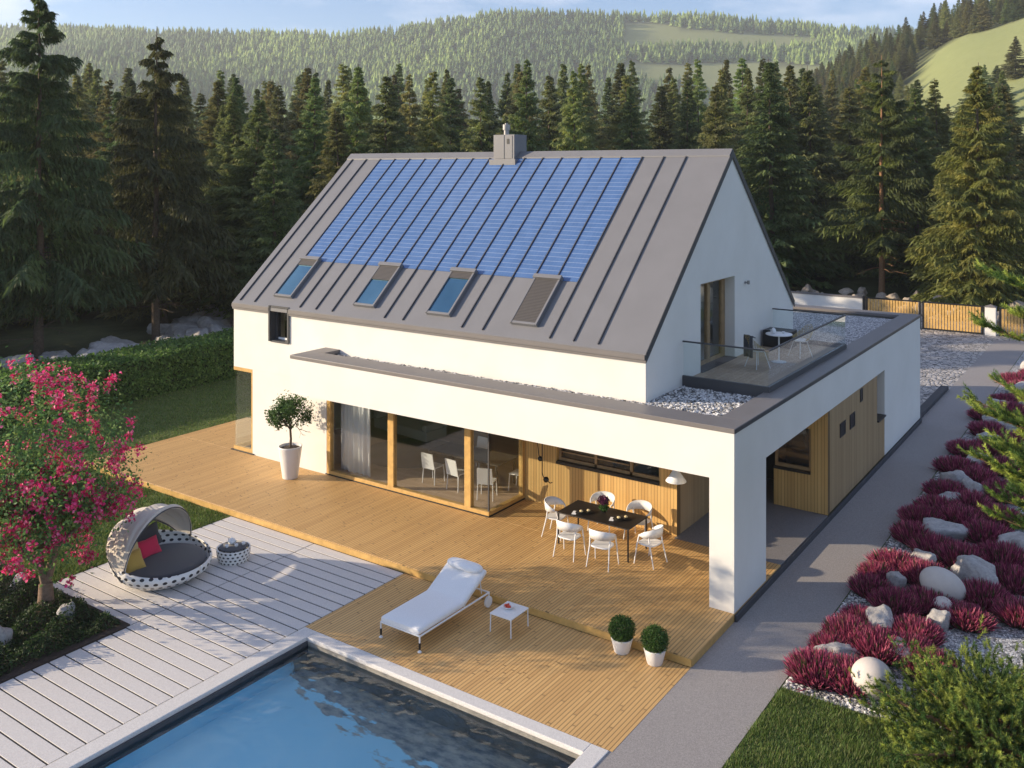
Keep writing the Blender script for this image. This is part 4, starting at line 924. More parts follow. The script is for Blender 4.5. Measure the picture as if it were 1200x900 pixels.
for (x, y, s, l) in ((2.1, -.35, (.42, .22, .16), 'flat grey stone between the two nearest heather clumps by the path'), (2.45, 1.25, (.38, .3, .26), 'pale striped boulder amid bright heather left of the egg-shaped stone'), (2.95, .35, (.3, .26, .24), 'rounded grey boulder behind the round ball in the heather'),
    (2.25, 3.35, (.3, .22, .16), 'small flat stone close to the path edge beside dark heather'), (2.55, 4.75, (.6, .26, .2), 'long flat pale stone in the heather at the sunlit patch'), (3.7, 4.45, (.55, .42, .42), 'large angular grey boulder to the right behind the egg-shaped stone'),
    (2.55, 6.7, (.7, .4, .28), 'long grey two-part boulder lying across the heather'), (4.35, 6.75, (.6, .5, .5), 'pale boulder half hidden behind the hanging pine boughs'), (2.1, 10.9, (.42, .4, .3), 'blue grey boulder near the path beside the pine tip'), (2.75, 10.4, (.35, .35, .28), 'grey boulder just under the pine tip'),
    (2.45, 13.4, (.45, .35, .26), 'small grey stone wedged between dark heather clumps'), (2.25, 18.3, (.6, .45, .32), 'light grey stone where the far heather meets the path'), (2.9, 17.2, (.4, .4, .3), 'round grey stone among the far heather'), (2.6, 23.9, (.7, .45, .35), 'white stone in the farthest heather near the bed end'), (3.1, 21.3, (.5, .4, .3), 'light grey stone behind the far heather to the right'),
    (3.35, 2.05, (.24, .22, .18), 'small white stone in front of the egg-shaped stone'), (2.35, 9.2, (.4, .34, .28), 'round grey stone among heather just below the boulder under the pine tip'), (2.3, 15.8, (.45, .36, .3), 'blue grey stone poking out of the heather halfway up the bed'), (2.2, 20.9, (.5, .4, .3), 'pale stone at the path side of the far heather'), (2.3, 29.2, (.6, .45, .35), 'pale stone past the last heather at the far end of the bed')):
    rock(x, y, -.01, (s[0]*1.12, s[1]*1.15, s[2]*1.25), l, None)
for (x, y, s, l) in ((-10.75, -8.85, (.42, .34, .36), 'large pale boulder in the dark ground cover at the left edge'), (-10.75, -7.45, (.24, .2, .2), 'small pale boulder right of the flowering tree trunk'), (-11.5, -8.85, (.22, .2, .15), 'small grey stone behind the large left boulder'), (-10.3, -9.45, (.25, .2, .2), 'grey stone in front of the large left boulder'), (-12.9, -7.3, (.3, .2, .15), 'mossy stone left of the flowering tree trunk')):
    rock(x, y, .0, s, l)
for i in range(130):
    y = rnd.uniform(-4, 24); x = rnd.uniform(-36.5, -31) - (y > 9)*(y-9)*rnd.uniform(.2, .75)
    s = rnd.uniform(.4, 1.25)*(.75 if y < 4 else 1); rock(x, y, -.35, (s, s*rnd.uniform(.7, 1.2), s*rnd.uniform(.6, .95)), 'grey boulder among the stream rocks beyond the hedge', 'stream boulders beyond the hedge')
for i in range(95):
    x = rnd.uniform(-17, 12); y = rnd.uniform(40.8, 46.5); s = rnd.uniform(.25, .85)
    rock(x, y, -.2+(y-41)*.06+(.45 if i % 2 else 0), (s, s*rnd.uniform(.7, 1.1), s*rnd.uniform(.55, .9)), 'tan boulder in the bank of rocks behind the gate', 'boulders behind the gate', True)
# stone balls
g = MB(); g.ball((0, 0, .3), (.34, .34, .31), 0, 32); o = g.build('stone_ball', MT['sphere']); o.location = (2.86, -1.12, -.15); tag(o, 'large smooth beige stone ball on the gravel nearest the lawn', 'stone ball')
g = MB(); g.ball((0, 0, 0), (.46, .33, .33), 0, 32); o = g.build('stone_ball', MT['sphere']); o.location = (3.2, 3.2, .2); o.rotation_euler = (0, R(25), R(20)); tag(o, 'big grey egg-shaped stone leaning among the heather', 'stone ball')
g = MB(); g.ball((0, 0, .15), (.19, .19, .16), 0, 24); o = g.build('stone_ball', MT['sphere']); o.location = (3.3, 2.62, -.1); tag(o, 'small round beige stone in front of the egg-shaped stone', 'stone ball')

# pines at the right
def pine_shoots(S0, D0, L_, nn, nl, cols, wood, needlew=.0045):
    """shoots from S0 in direction D0"""
    n = len(S0); k = np.tile(np.linspace(.08, 1, nn), (n, 1)); ang = rng.uniform(0, 2*PI, (n, nn)); D = D0[:, None]
    a = unit(np.cross(D0, rng.normal(0, 1, (n, 3))))[:, None]; b = np.cross(D0[:, None], a)
    p = S0[:, None]+D*(k*L_[:, None])[..., None]+np.array([0, 0, 1.])*((k*L_[:, None])**2*.35)[..., None]
    nd_ = unit(D*.75+(a*np.cos(ang)[..., None]+b*np.sin(ang)[..., None])*.8+rng.normal(0, .1, (n, nn, 3))); s = unit(np.cross(nd_, rng.normal(0, 1, (n, nn, 3))))*needlew
    V_ = np.stack([p-s, p+s, p+nd_*(nl*rng.uniform(.7, 1.2, (n, nn)))[..., None]], 2)
    c = np.array(cols)[rng.integers(len(cols), size=n)]*rng.uniform(.75, 1.25, (n, 1)); c = np.repeat(c, nn, 0)
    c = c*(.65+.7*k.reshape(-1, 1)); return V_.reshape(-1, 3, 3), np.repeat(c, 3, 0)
PC = ((.06, .12, .025), (.17, .24, .045), (.34, .40, .07))
def pine_bush(name, label, loc, rad, nsh, nn, nl, low=0.0, L0=.3):
    t = thing(name, label, 'pine', loc); u = unit(rng.normal(0, 1, (nsh, 3))+np.array([0, 0, .15])); u[:, 2] = np.abs(u[:, 2])*.95+.02
    rr = rng.uniform(.5, 1.0, (nsh, 1))*(1+.2*np.sin(u[:, :1]*11+u[:, 1:2]*8)+.16*np.sin(u[:, 1:2]*19+u[:, :1]*5)+.1*np.sin(u[:, 2:]*23)); P = u*rr*np.array(rad); D = unit(u*np.array((1, 1, .6))+np.array([0, 0, .4])+rng.normal(0, .5, (nsh, 3)))
    v, c = pine_shoots(P-D*.15, D, L0*rng.uniform(.7, 1.3, nsh), nn, nl, ((.055, .11, .025), (.12, .18, .036), (.25, .30, .055)), None, .006)
    tr = MB()
    for i in range(60):
        q = P[rng.integers(nsh)]; tr.tube([(0, 0, 0), tuple(q*np.array((.35, .35, .3))+rng.normal(0, .05, 3)), tuple(q*np.array((.7, .7, .65))+rng.normal(0, .07, 3)), tuple(q)], [.04, .03, .02, .006], 5, 0, False)
    tr.build('branches', MT['bark_red'], t); npmesh('needles', v, 3, MT['leaf'], t, c); return t
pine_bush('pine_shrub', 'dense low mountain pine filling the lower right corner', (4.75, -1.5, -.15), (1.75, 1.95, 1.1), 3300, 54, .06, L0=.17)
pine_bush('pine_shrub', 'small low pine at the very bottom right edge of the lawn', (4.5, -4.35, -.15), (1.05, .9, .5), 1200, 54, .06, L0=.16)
def pine_tree(label, loc, H_, R_, nbr, z0=.5):
    t = thing('young_pine', label, 'pine', loc); tr = MB(); tr.tube([(0, 0, -.1), (.05, .03, H_*.5), (0, 0, H_)], [.09, .06, .015], 8); Ss, Ds, Ls = [], [], []
    for i in range(nbr):
        z = rng.uniform(z0, H_*.95); z = z-.9 if 4.7 < z < 5.5 else z; ph = rng.uniform(0, 2*PI); l = R_*(1.1-.3*z/H_)*rng.uniform(.7, 1.1); dv = np.array([math.cos(ph), math.sin(ph), 0])
        pts = [np.array([0, 0, z])+dv*l*s+np.array([0, 0, 1])*(l*(.12*s+.15*s*s))+rng.normal(0, .03, 3) for s in (0, .33, .66, 1)]
        tr.tube([tuple(p) for p in pts], [.03, .022, .014, .006], 5, 0, False)
        for k in range(32):
            s = rng.uniform(.35, 1); j = min(int(s*3), 2); f_ = s*3-j; p = pts[j]*(1-f_)+pts[j+1]*f_; sd = np.array([-dv[1], dv[0], 0])*rng.choice([-1, 1])
            d = unit(dv*.8+sd*rng.uniform(0, .9)+np.array([0, 0, .45])+rng.normal(0, .15, 3)); ll = rng.uniform(.16, .34)
            q = p+d*rng.uniform(.02, .3)*(1.2-s); tr.tube([tuple(p), tuple(q)], [.008, .005], 3, 0, False); Ss.append(q); Ds.append(d); Ls.append(ll)
    v, c = pine_shoots(np.array(Ss), np.array(Ds), np.array(Ls), 80, .075, PC, None, .0055); tr.build('trunk', MT['bark_red'], t); npmesh('needles', v, 3, MT['leaf'], t, c); return t
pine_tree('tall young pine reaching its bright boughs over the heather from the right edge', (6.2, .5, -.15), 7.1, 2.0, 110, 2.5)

# ================================================================ BOUNDARY: wall, gate
GYY = 37.8
g = MB(); g.box(-30, -7.05, GYY, GYY+.3, -.3, 1.3, 0); g.box(-30, -7.0, GYY-.04, GYY+.34, 1.301, 1.38, 1); o = g.build('garden_wall', [MT['wall'], MT['coping']]); tag(o, 'low white rendered wall with grey coping left of the wooden gate', 'wall')
gt = thing('sliding_gate', 'wide gate of light vertical timber slats in two black-framed leaves', 'gate', (-3.84, GYY, -.15))
for (a, b) in ((-3.0, -.09), (.0, 3.05)):
    f = MB(); f.box(a, a+.09, -.03, .05, .02, 1.55); f.box(b-.09, b, -.03, .05, .02, 1.55); f.box(a+.09, b-.09, -.03, .05, 1.48, 1.55); f.box(a+.09, b-.09, -.03, .05, .02, .09); fo = f.build('gate_frame', MT['black'], gt)
    s = MB(); n = int((b-a-.18)/.145)
    for i in range(n): x = a+.1+i*(b-a-.2)/n; s.box(x, x+.115, -.05, -.032, .1, 1.47)
    s.build('gate_slats', MT['oak'], fo)
g = MB(); g.box(-7.04, -6.9, GYY-.05, GYY+.2, -.2, 1.45); tag(g.build('gate_post', MT['black']), 'black steel post between the white wall and the gate', 'post')
g = MB(); g.box(-.72, -.2, GYY-.1, GYY+.35, -.2, 1.36, 0)
g.add([(-.76, GYY-.14, 1.361), (-.16, GYY-.14, 1.361), (-.16, GYY+.39, 1.361), (-.76, GYY+.39, 1.361), (-.46, GYY+.12, 1.5)], [(0, 1, 4), (1, 2, 4), (2, 3, 4), (3, 0, 4)], 1); tag(g.build('gate_pillar', [MT['wall'], MT['coping']]), 'square pale pillar with grey cap right of the gate', 'pillar')
gt2 = thing('wicket_gate', 'slatted timber gate right of the pale pillar', 'gate', (0, GYY, -.15))
f = MB(); f.box(-.05, .06, -.03, .05, .02, 1.55); f.box(2.6, 2.7, -.03, .05, .02, 1.55); f.box(.06, 2.6, -.03, .05, 1.47, 1.54); f.box(.06, 2.6, -.03, .05, .02, .09); fo = f.build('gate_frame', MT['black'], gt2)
s = MB()
for i in range(17): x = .08+i*.148; s.box(x, x+.115, -.05, -.032, .1, 1.46)
s.build('gate_slats', MT['oak'], fo)
g = MB(); g.box(2.8, 14, GYY, GYY+.3, -.3, 1.3, 0); g.box(2.76, 14, GYY-.04, GYY+.34, 1.301, 1.38, 1); tag(g.build('garden_wall', [MT['wall'], MT['coping']]), 'low white rendered wall right of the slatted gates', 'wall')

# ================================================================ FURNITURE
def tubeobj(name, pts, r, mat, parent, n=8): g = MB(); g.tube(pts, r, n); return g.build(name, mat, parent)
# outdoor dining table
tb = thing('dining_table', 'long black outdoor dining table laid with plates on the terrace', 'table', (-3.73, 1.39, 0))
tw, td = 1.87, .95
g = MB(); g.box(-tw/2, tw/2, -td/2, td/2, .715, .74); g.build('table_top', MT['table_black'], tb, bevel=.004)
for sx in (-1, 1):
    for sy in (-1, 1): tubeobj('leg', [(sx*(tw/2-.03), sy*(td/2-.03), .715), (sx*(tw/2-.03), sy*(td/2-.03), 0)], .02, MT['black'], tb)
def armchair():
    t = thing('armchair', '', 'chair')
    g = MB(); pr = [(.235*math.copysign(abs(math.cos(a))**.6, math.cos(a)), .22*math.copysign(abs(math.sin(a))**.6, math.sin(a))) for a in [2*PI*k/24 for k in range(24)]]
    g.prism_z(pr, .43, .46); g.build('seat', MT['white'], t, bevel=.01)
    g = MB(); n = 20; V_ = []
    for k in range(n+1):
        a = R(-15)-R(150)*k/n if False else R(20)+R(-220)*k/n
        s = abs(k/n-.5)*2; hgt = .085*(1-s**3)+.018; x = .285*math.cos(a); y = .26*math.sin(a); zc = .735-.08*s**2
        V_ += [(x, y, zc-hgt), (x*1.06, y*1.06, zc+hgt)]
    g.add(V_, [(2*k, 2*k+2, 2*k+3, 2*k+1) for k in range(n)], 0, True); g.build('backrest', MT['white'], t, solid=.018)
    for sx in (-1, 1):
        tubeobj('leg', [(sx*.27, .10, .67), (sx*.26, .17, .44), (sx*.285, .23, 0)], [.017, .017, .011], MT['white'], t)
        tubeobj('leg', [(sx*.245, -.12, .68), (sx*.235, -.16, .44), (sx*.265, -.27, 0)], [.017, .017, .011], MT['white'], t)
    return t
ac = armchair(); first = True
for (x, y, a, l) in ((-4.08, .52, 0, 'white armchair at the near long side of the black table, left one of its pair'), (-3.22, .5, R(4), 'white armchair at the near long side of the black table, right one of its pair'), (-2.42, 1.22, R(82), 'white armchair at the right end of the black table'),
    (-4.95, 1.35, R(-80), 'white armchair at the left end of the black table'), (-4.2, 2.25, R(184), 'white armchair behind the flower vase against the timber wall'), (-3.2, 2.22, R(176), 'white armchair at the far long side of the table, right of the vase')):
    if first: ac.location = (x, y, 0); ac.rotation_euler = (0, 0, a); ac['label'] = l; ac['group'] = 'white armchairs round the black table'; first = False
    else: dup(ac, (x, y, 0), a, l, 'white armchairs round the black table')
for (x, y, l) in ((-4.15, 1.15, 'plate setting with napkin at the left end of the black table'), (-3.25, 1.3, 'plate setting with bread and napkin at the right end of the black table')):
    ps = thing('place_setting', l, 'plates', (x, y, .741), 0, 'plate settings on the black table')
    g = MB(); g.lathe([(0, .004), (.09, .004), (.135, .018), (.13, .022), (.08, .01), (0, .01)], 24); g.lathe([(0, .02), (.06, .02), (.095, .04), (.09, .043), (0, .026)], 24); g.build('plate', MT['black'], ps)
    g = MB(); g.lathe([(0, .003), (.1, .003), (.15, .02), (.145, .024), (0, .008)], 24, (.1, .16, 0)); g.build('plate', MT['black'], ps)
    g = MB(); g.box(-.2, -.1, -.12, .08, 0, .012); g.xform(Matrix.Rotation(.3, 4, 'Z')); g.build('napkin', MT['fab_white'], ps)
    g = MB(); g.ball((0, .01, .05), (.05, .04, .025)); g.ball((.1, .17, .04), (.045, .045, .025)); g.build('food', MT['fab_cream'], ps)
vs = thing('flower_vase', 'bunch of dark purple flowers in a small vase on the black table', 'vase', (-3.78, 1.55, .741))
g = MB(); g.lathe([(0, 0), (.06, 0), (.07, .08), (.045, .14), (.04, .14), (.035, .1), (0, .1)], 16); g.build('vase', MT['black'], vs)
n = 500; P = rng.normal(0, 1, (n, 3)); P = unit(P)*rng.uniform(.4, 1, (n, 1))*np.array([.14, .14, .1])+np.array([0, 0, .25]); q = leaves(P, P-np.array([0, 0, .2]), .045, .8, .5); npmesh('flowers', q, 4, MT['leaf'], vs, colr(n, [(.13, .02, .08), (.2, .04, .12), (.07, .015, .05)]))
P = unit(rng.normal(0, 1, (260, 3)))*np.array([.09, .09, .06])+np.array([.02, -.02, .12]); q = leaves(P, P, .06, .5, .5); npmesh('stems', q, 4, MT['leaf'], vs, colr(260, [(.05, .13, .02), (.08, .18, .04)]))
# pendant lamp over the terrace
pd = thing('pendant_lamp', 'white bell-shaped lamp hanging over the dining table', 'lamp', (-1.79, 1.2, 0))
g = MB(); g.lathe([(.03, 2.2), (.06, 2.17), (.12, 2.08), (.225, 1.93), (.22, 1.925), (.11, 2.06), (.05, 2.15)], 28); g.build('lamp_shade', MT['white'], pd); tubeobj('cord', [(0, 0, 2.6), (0, 0, 2.18)], .006, MT['black'], pd)
# looped cable lamp on the timber wall
cb = thing('cable_lamp', 'black pulley cable lamp hanging before the timber wall', 'lamp', (-6.1, 2.5, 0))
g = MB(); g.tube([(0, 0, 2.6), (0, 0, .95), (.03, 0, .86), (.1, 0, .8)], .013, 8); g.tube([(-.28, 0, 2.6), (-.1, 0, 1.38), (-.04, 0, 1.3)], .011, 8); g.build('cable', MT['black'], cb)
g = MB(); g.ball((-.06, 0, 1.3), .065); g.ball((.12, 0, .8), .075); g.tube([(.12, 0, .8), (.24, 0, .73), (.3, 0, .76)], .012); g.build('pulley', MT['black'], cb)
# lounger
ln_ = thing('sun_lounger', 'white sun lounger with wheels and raised headrest on the lower deck', 'sun lounger', (-4.78, -3.35, -.146))
f = MB(); w2 = .48
for sx in (-1, 1): f.tube([(sx*w2, -1.05, .29), (sx*w2, 1.1, .29)], .018)
f.tube([(-w2, -1.05, .29), (w2, -1.05, .29)], .018); f.tube([(-w2, 1.1, .29), (w2, 1.1, .29)], .018); f.tube([(-w2, .35, .29), (w2, .35, .29)], .014)
f.build('frame', MT['white'], ln_)
for sx in (-1, 1):
    lg = tubeobj('leg', [(sx*w2, -1.05, .29), (sx*w2, -1.05, .02)], .016, MT['white'], ln_)
    g = MB(); g.tube([(sx*w2, -1.05, .17), (sx*w2, -1.05, .05)], .021); g.build('sleeve', MT['black'], lg)
    g = MB(); g.lathe([(0, 0), (.04, 0), (.04, .01), (.02, .025), (0, .03)], 16, (sx*w2, -1.05, 0)); g.build('foot', MT['white'], lg)
    lg = tubeobj('leg', [(sx*w2, 1.1, .29), (sx*w2, 1.08, .1)], .014, MT['white'], ln_)
    g = MB(); g.tube([(sx*(w2-.03), 1.08, .11), (sx*(w2+.015), 1.08, .11)], .11, 24); g.build('wheel', MT['white'], lg)
def cushion(mb, path, w, th, n=10):
    """path: list of (y,z) centres of underside"""
    prof = []
    P = [Vector((0, *p)) for p in path]
    for i, p in enumerate(P):
        d = (P[min(i+1, len(P)-1)]-P[max(i-1, 0)]).normalized(); nn = Vector((0, -d.z, d.y)); prof.append((p, nn))
    V_ = []; ring = [(-1, .1), (-1, .75), (-.93, .95), (-.8, 1), (-.4, 1.03), (0, 1.04), (.4, 1.03), (.8, 1), (.93, .95), (1, .75), (1, .1), (.9, 0), (-.9, 0)]
    for i, (p, nn) in enumerate(prof):
        e_ = .7 if i in (0, len(prof)-1) else 1
        for (a, b) in ring: V_.append(p+Vector((a*w*(.985 if e_ < 1 else 1), 0, 0))+nn*(b*th*e_+(1-e_)*th*.15))
    m_ = len(ring); F_ = [(i*m_+k, i*m_+(k+1) % m_, (i+1)*m_+(k+1) % m_, (i+1)*m_+k) for i in range(len(prof)-1) for k in range(m_)]
    mb.add(V_, F_, 0, True); mb.add(V_[:m_], [tuple(range(m_))[::-1]], 0, True); mb.add(V_[-m_:], [tuple(range(m_))], 0, True)
g = MB(); cushion(g, [(-1.06, .31), (-1.03, .31), (-.6, .31), (-.15, .31), (.28, .31), (.36, .335), (.48, .40), (.75, .54), (1.03, .69), (1.05, .70)], .47, .11); g.build('mattress', MT['fab_white'], ln_)
g = MB(); g.ball((0, .92, .79), (.44, .15, .085), 0, 28); g.v = [(math.copysign((abs(x)/.44)**.45*.43, x), .93+(y-.93)*(1+.0*x), z) for x, y, z in g.v]; hr = g.build('headrest', MT['fab_white'], ln_)
g = MB(); 
for sx in (-1, 1): g.tube([(sx*.4, .9, .60), (sx*.4, .95, .3)], .01)
g.build('prop', MT['white'], ln_)
# small side table with fruit bowl
st = thing('side_table', 'low white side table next to the white lounger', 'side table', (-3.45, -2.75, -.146))
g = MB(); g.box(-.25, .25, -.3, .3, .335, .36); g.build('table_top', MT['white'], st, bevel=.006)
for sx in (-1, 1):
    for sy in (-1, 1): tubeobj('leg', [(sx*.235, sy*.285, .335), (sx*.24, sy*.29, 0)], .012, MT['white'], st)
fb = thing('fruit_bowl', 'white bowl of red strawberries on the low side table', 'bowl', (-3.5, -2.7, .215))
g = MB(); g.lathe([(0, 0), (.05, 0), (.11, .05), (.105, .052), (.05, .01), (0, .01)], 20); g.build('bowl', MT['white'], fb)
g = MB()
for k in range(16): a = rnd.uniform(0, 6.3); r_ = rnd.uniform(0, .075); g.ball((r_*math.cos(a), r_*math.sin(a), .045+rnd.uniform(0, .025)), .022, 0, 6)
g.build('fruit', MT['food_red'], fb)
# daybed
DB = thing('daybed', 'round white wicker daybed with a draped taupe canopy on the paving', 'daybed', (-10.95, -5.2, -.146), R(16))
def bowl(name, rx, ry, rim, zbulge, nu, nv, rows, cols_, parent, base=.55):
    NU, NV = 64, 14; V_ = []; UV = []
    for j in range(NV+1):
        v = j/NV
        for i in range(NU+1):
            a = 2*PI*i/NU; h = rim(a); z = h*v; k = base+(1-base)*math.sin(min(1, v*1.0)*PI*.62)/math.sin(PI*.5) if v < .81 else base+(1-base)*math.sin(v*PI*.62)
            V_.append((rx*k*math.cos(a), ry*k*math.sin(a), z)); UV.append((cols_*i/NU, rows*v*h/.45))
    F_ = [(j*(NU+1)+i, j*(NU+1)+i+1, (j+1)*(NU+1)+i+1, (j+1)*(NU+1)+i) for j in range(NV) for i in range(NU)]
    g = MB(); g.add(V_, F_, 0, True); o = g.build(name, MT['weave'], parent, solid=.03)
    uv = o.data.uv_layers.new(name='UVMap')
    for p in o.data.polygons:
        for li, vi in zip(p.loop_indices, p.vertices): uv.data[li].uv = UV[vi]
    return o
rim = lambda a: .36+.36*(.5-.5*math.cos(a))**1.3
bowl('basket', 1.0, 1.08, rim, .5, 64, 14, 4.0, 36, DB, .6)
g = MB(); g.lathe([(0, .26), (.86, .26), (.9, .31), (.88, .36), (.8, .39), (0, .40)], 40, sx=1, sy=1.07); g.build('mattress', MT['fab_dark'], DB)
g = MB(); nU, nB = 40, 18; V_ = []
for b in range(nB+1):
    be = R(-50)+R(60)*b/nB
    for i in range(nU+1):
        ph = PI*i/nU; rp = 1+.03*math.sin(b*2.3)+.025*math.sin(b*5.1+ph*2); sag = -.0
        rad = 1.16*rp*math.sin(ph)**.85 if 0 < ph < PI else 0
        gather = math.sin(ph)**.5
        V_.append((-.12+math.sin(be)*rad*1.02+(.10*(b/nB-.5))*(1-gather), 1.06*math.cos(ph)*(1.0+.03*math.sin(ph)), .30+math.cos(be)*rad))
g.add(V_, [(b*(nU+1)+i, b*(nU+1)+i+1, (b+1)*(nU+1)+i+1, (b+1)*(nU+1)+i) for b in range(nB) for i in range(nU)], 0, True)
cn = g.build('canopy', MT['fab_taupe'], DB, solid=.008)
def hoop(be): 
    return [(-.12+math.sin(be)*1.17*max(0, math.sin(PI*i/30))**.85*1.02, 1.07*math.cos(PI*i/30), .30+math.cos(be)*1.17*max(0, math.sin(PI*i/30))**.85) for i in range(31)]
g = MB(); g.tube(hoop(R(10)), .014, 6); g.tube(hoop(R(-50)), .014, 6); g.build('canopy_hoop', MT['metal_dark'], cn)
def pillow(name, label, loc, size, rot, mat, cat='cushion'):
    g = MB(); n = 12; V_ = []; F_ = []
    for s in (1, -1):
        for j in range(n+1):
            for i in range(n+1):
                u, v = i/n*2-1, j/n*2-1; th = max(0, (1-abs(u)**2.5)*(1-abs(v)**2.5))**.5; pin = 1-.09*(1-abs(u*v)**.5 if True else 0)*(max(abs(u), abs(v))**6)
                V_.append((u*size[0]*pin, v*size[1]*pin, s*th*size[2]))
    m_ = (n+1)**2
    for s in (0, 1):
        for j in range(n):
            for i in range(n):
                a = s*m_+j*(n+1)+i; f_ = (a, a+1, a+n+2, a+n+1); F_.append(f_ if s == 0 else f_[::-1])
    g.add(V_, F_, 0, True); o = g.build(name, mat); o.location = loc; o.rotation_euler = rot; return tag(o, label, cat)
dbm = Matrix.Translation((-10.95, -5.2, -.146)) @ Matrix.Rotation(R(16), 4, 'Z')
def onbed(x, y, z): return tuple(dbm @ Vector((x, y, z)))
pillow('cushion', 'big charcoal back cushion in the daybed behind the pink one', onbed(-.62, .12, .66), (.24, .56, .09), (0, R(68), R(16)), MT['fab_dark'])
pillow('cushion', 'bright pink cushion leaning in the daybed', onbed(-.38, .02, .58), (.19, .29, .08), (0, R(60), R(6)), MT['fab_pink'])
pillow('cushion', 'cream yellow cushion in the daybed beside the pink one', onbed(-.46, -.42, .60), (.2, .2, .07), (0, R(66), R(-2)), MT['fab_cream'])
pillow('cushion', 'mustard yellow cushion at the left front of the daybed', onbed(-.22, -.62, .56), (.21, .22, .08), (R(6), R(58), R(2)), MT['fab_yellow'])
SD = thing('wicker_table', 'low round white wicker table with dark top by the daybed', 'side table', (-10.38, -3.75, -.146))
bowl('base', .36, .36, lambda a: .3, .5, 40, 8, 6, 22, SD, .86)
g = MB(); g.lathe([(0, .3), (.30, .3), (.32, .312), (.30, .33), (0, .332)], 32); g.build('table_top', MT['fab_dark'], SD)
tp = thing('teapot', 'white teapot on the dark wicker table by the daybed', 'teapot', (-10.46, -3.73, .187))
g = MB(); g.lathe([(0, 0), (.05, 0), (.085, .04), (.09, .08), (.06, .12), (.03, .13), (.015, .15), (0, .155)], 20); g.build('body', MT['white'], tp); tubeobj('spout', [(.07, 0, .06), (.13, 0, .1), (.15, 0, .13)], [.018, .013, .01], MT['white'], tp); tubeobj('handle', [(-.07, 0, .1), (-.13, 0, .1), (-.13, 0, .05), (-.08, 0, .03)], .008, MT['white'], tp)
def cup(x, y, l):
    c = thing('cup', l, 'cup', (x, y, .187), 0, 'white cups by the teapot'); g = MB(); g.lathe([(0, 0), (.03, 0), (.045, .06), (.04, .06), (.027, .008), (0, .008)], 16); g.build('body', MT['white'], c); tubeobj('handle', [(.04, 0, .05), (.065, 0, .04), (.04, 0, .018)], .005, MT['white'], c)
cup(-10.4, -3.92, 'white cup nearest the viewer on the dark wicker table'); cup(-10.27, -3.76, 'white cup right of the teapot on the dark wicker table'); cup(-10.22, -3.6, 'white cup at the far side of the dark wicker table')

# balcony set
def wire_chair():
    t = thing('wire_chair', '', 'chair'); g = MB(); V_ = []; NU, NV = 14, 8
    for j in range(NV+1):
        v = j/NV
        for i in range(NU+1):
            a = R(-200)*i/NU+R(10); k = .17+.12*v**.6; hb = (.5-.5*math.cos(2*PI*i/NU)) ; z = .44+v*(.09+.33*hb)
            V_.append((k*math.cos(a), k*math.sin(a)*(1.0+.15*v)-.02, z))
    g.add(V_, [(j*(NU+1)+i, j*(NU+1)+i+1, (j+1)*(NU+1)+i+1, (j+1)*(NU+1)+i) for j in range(NV) for i in range(NU)], 0, True)
    sh = g.build('wire_shell', MT['wire'], t); q = sh.modifiers.new('wire', 'WIREFRAME'); q.thickness = .012; q.use_boundary = True
    g = MB(); g.lathe([(0, .43), (.2, .43), (.22, .45), (.2, .475), (0, .48)], 20); g.build('seat', MT['white'], t)
    for sx in (-1, 1):
        for sy in (-1, 1): tubeobj('leg', [(sx*.12, sy*.12, .43), (sx*.23, sy*.22, 0)], .01, MT['white'], t, 6)
    return t
wc = wire_chair(); wc.location = (-1.62, 5.75, 3.621); wc.rotation_euler = (0, 0, R(-30)); wc['label'] = 'gold wire balcony chair with a dark blanket on its back'; wc['group'] = 'wire chairs on the balcony'
dup(wc, (-1.15, 7.75, 3.621), R(150), 'gold wire balcony chair at the far side of the round table', 'wire chairs on the balcony')
g = MB(); V_ = []
for j in range(7):
    for i in range(7): V_.append((-.17+.34*i/6, -.30-.03*math.sin(i*1.6)-(.0 if j < 5 else .0), .30+.55*j/6))
for i in range(7): V_.append((-.17+.34*i/6, -.2-.02*math.sin(i*1.6), .80))
g.add(V_, [(j*7+i, j*7+i+1, (j+1)*7+i+1, (j+1)*7+i) for j in range(7) for i in range(6)], 0, True); bl = g.build('blanket', MT['fab_dark'], None, solid=.02); bl.location = (-1.62, 5.75, 3.621); bl.rotation_euler = (0, 0, R(-30)); tag(bl, 'dark blanket hung over the back of the balcony chair', 'blanket')
bt = thing('bistro_table', 'small round white pedestal table on the balcony', 'table', (-1.4, 6.75, 3.621)); g = MB(); g.lathe([(0, .72), (.34, .72), (.345, .73), (.34, .745), (0, .745)], 32); g.build('table_top', MT['white'], bt); tubeobj('stem', [(0, 0, .72), (0, 0, .02)], .022, MT['white'], bt); g = MB(); g.lathe([(0, .03), (.05, .03), (.2, .01), (.2, 0), (0, 0)], 24); g.build('foot', MT['white'], bt)
bc = thing('coffee_pot', 'white pot on the round balcony table', 'pot', (-1.52, 6.68, 4.368)); g = MB(); g.lathe([(0, 0), (.045, 0), (.07, .05), (.05, .12), (.02, .15), (0, .15)], 16); g.build('body', MT['white'], bc); tubeobj('handle', [(-.04, 0, .11), (-.1, 0, .1), (-.06, 0, .03)], .006, MT['white'], bc)
bc2 = thing('cup', 'white cup on the round balcony table', 'cup', (-1.3, 6.82, 4.368)); g = MB(); g.lathe([(0, 0), (.03, 0), (.042, .055), (.038, .055), (.026, .008), (0, .008)], 14); g.build('body', MT['white'], bc2)
g = MB(); g.box(-2.5, -1.7, 8.6, 9.2, 3.621, 4.1); tag(g.build('storage_box', MT['black'], bevel=.02), 'black storage box against the balcony railing behind the table', 'box')

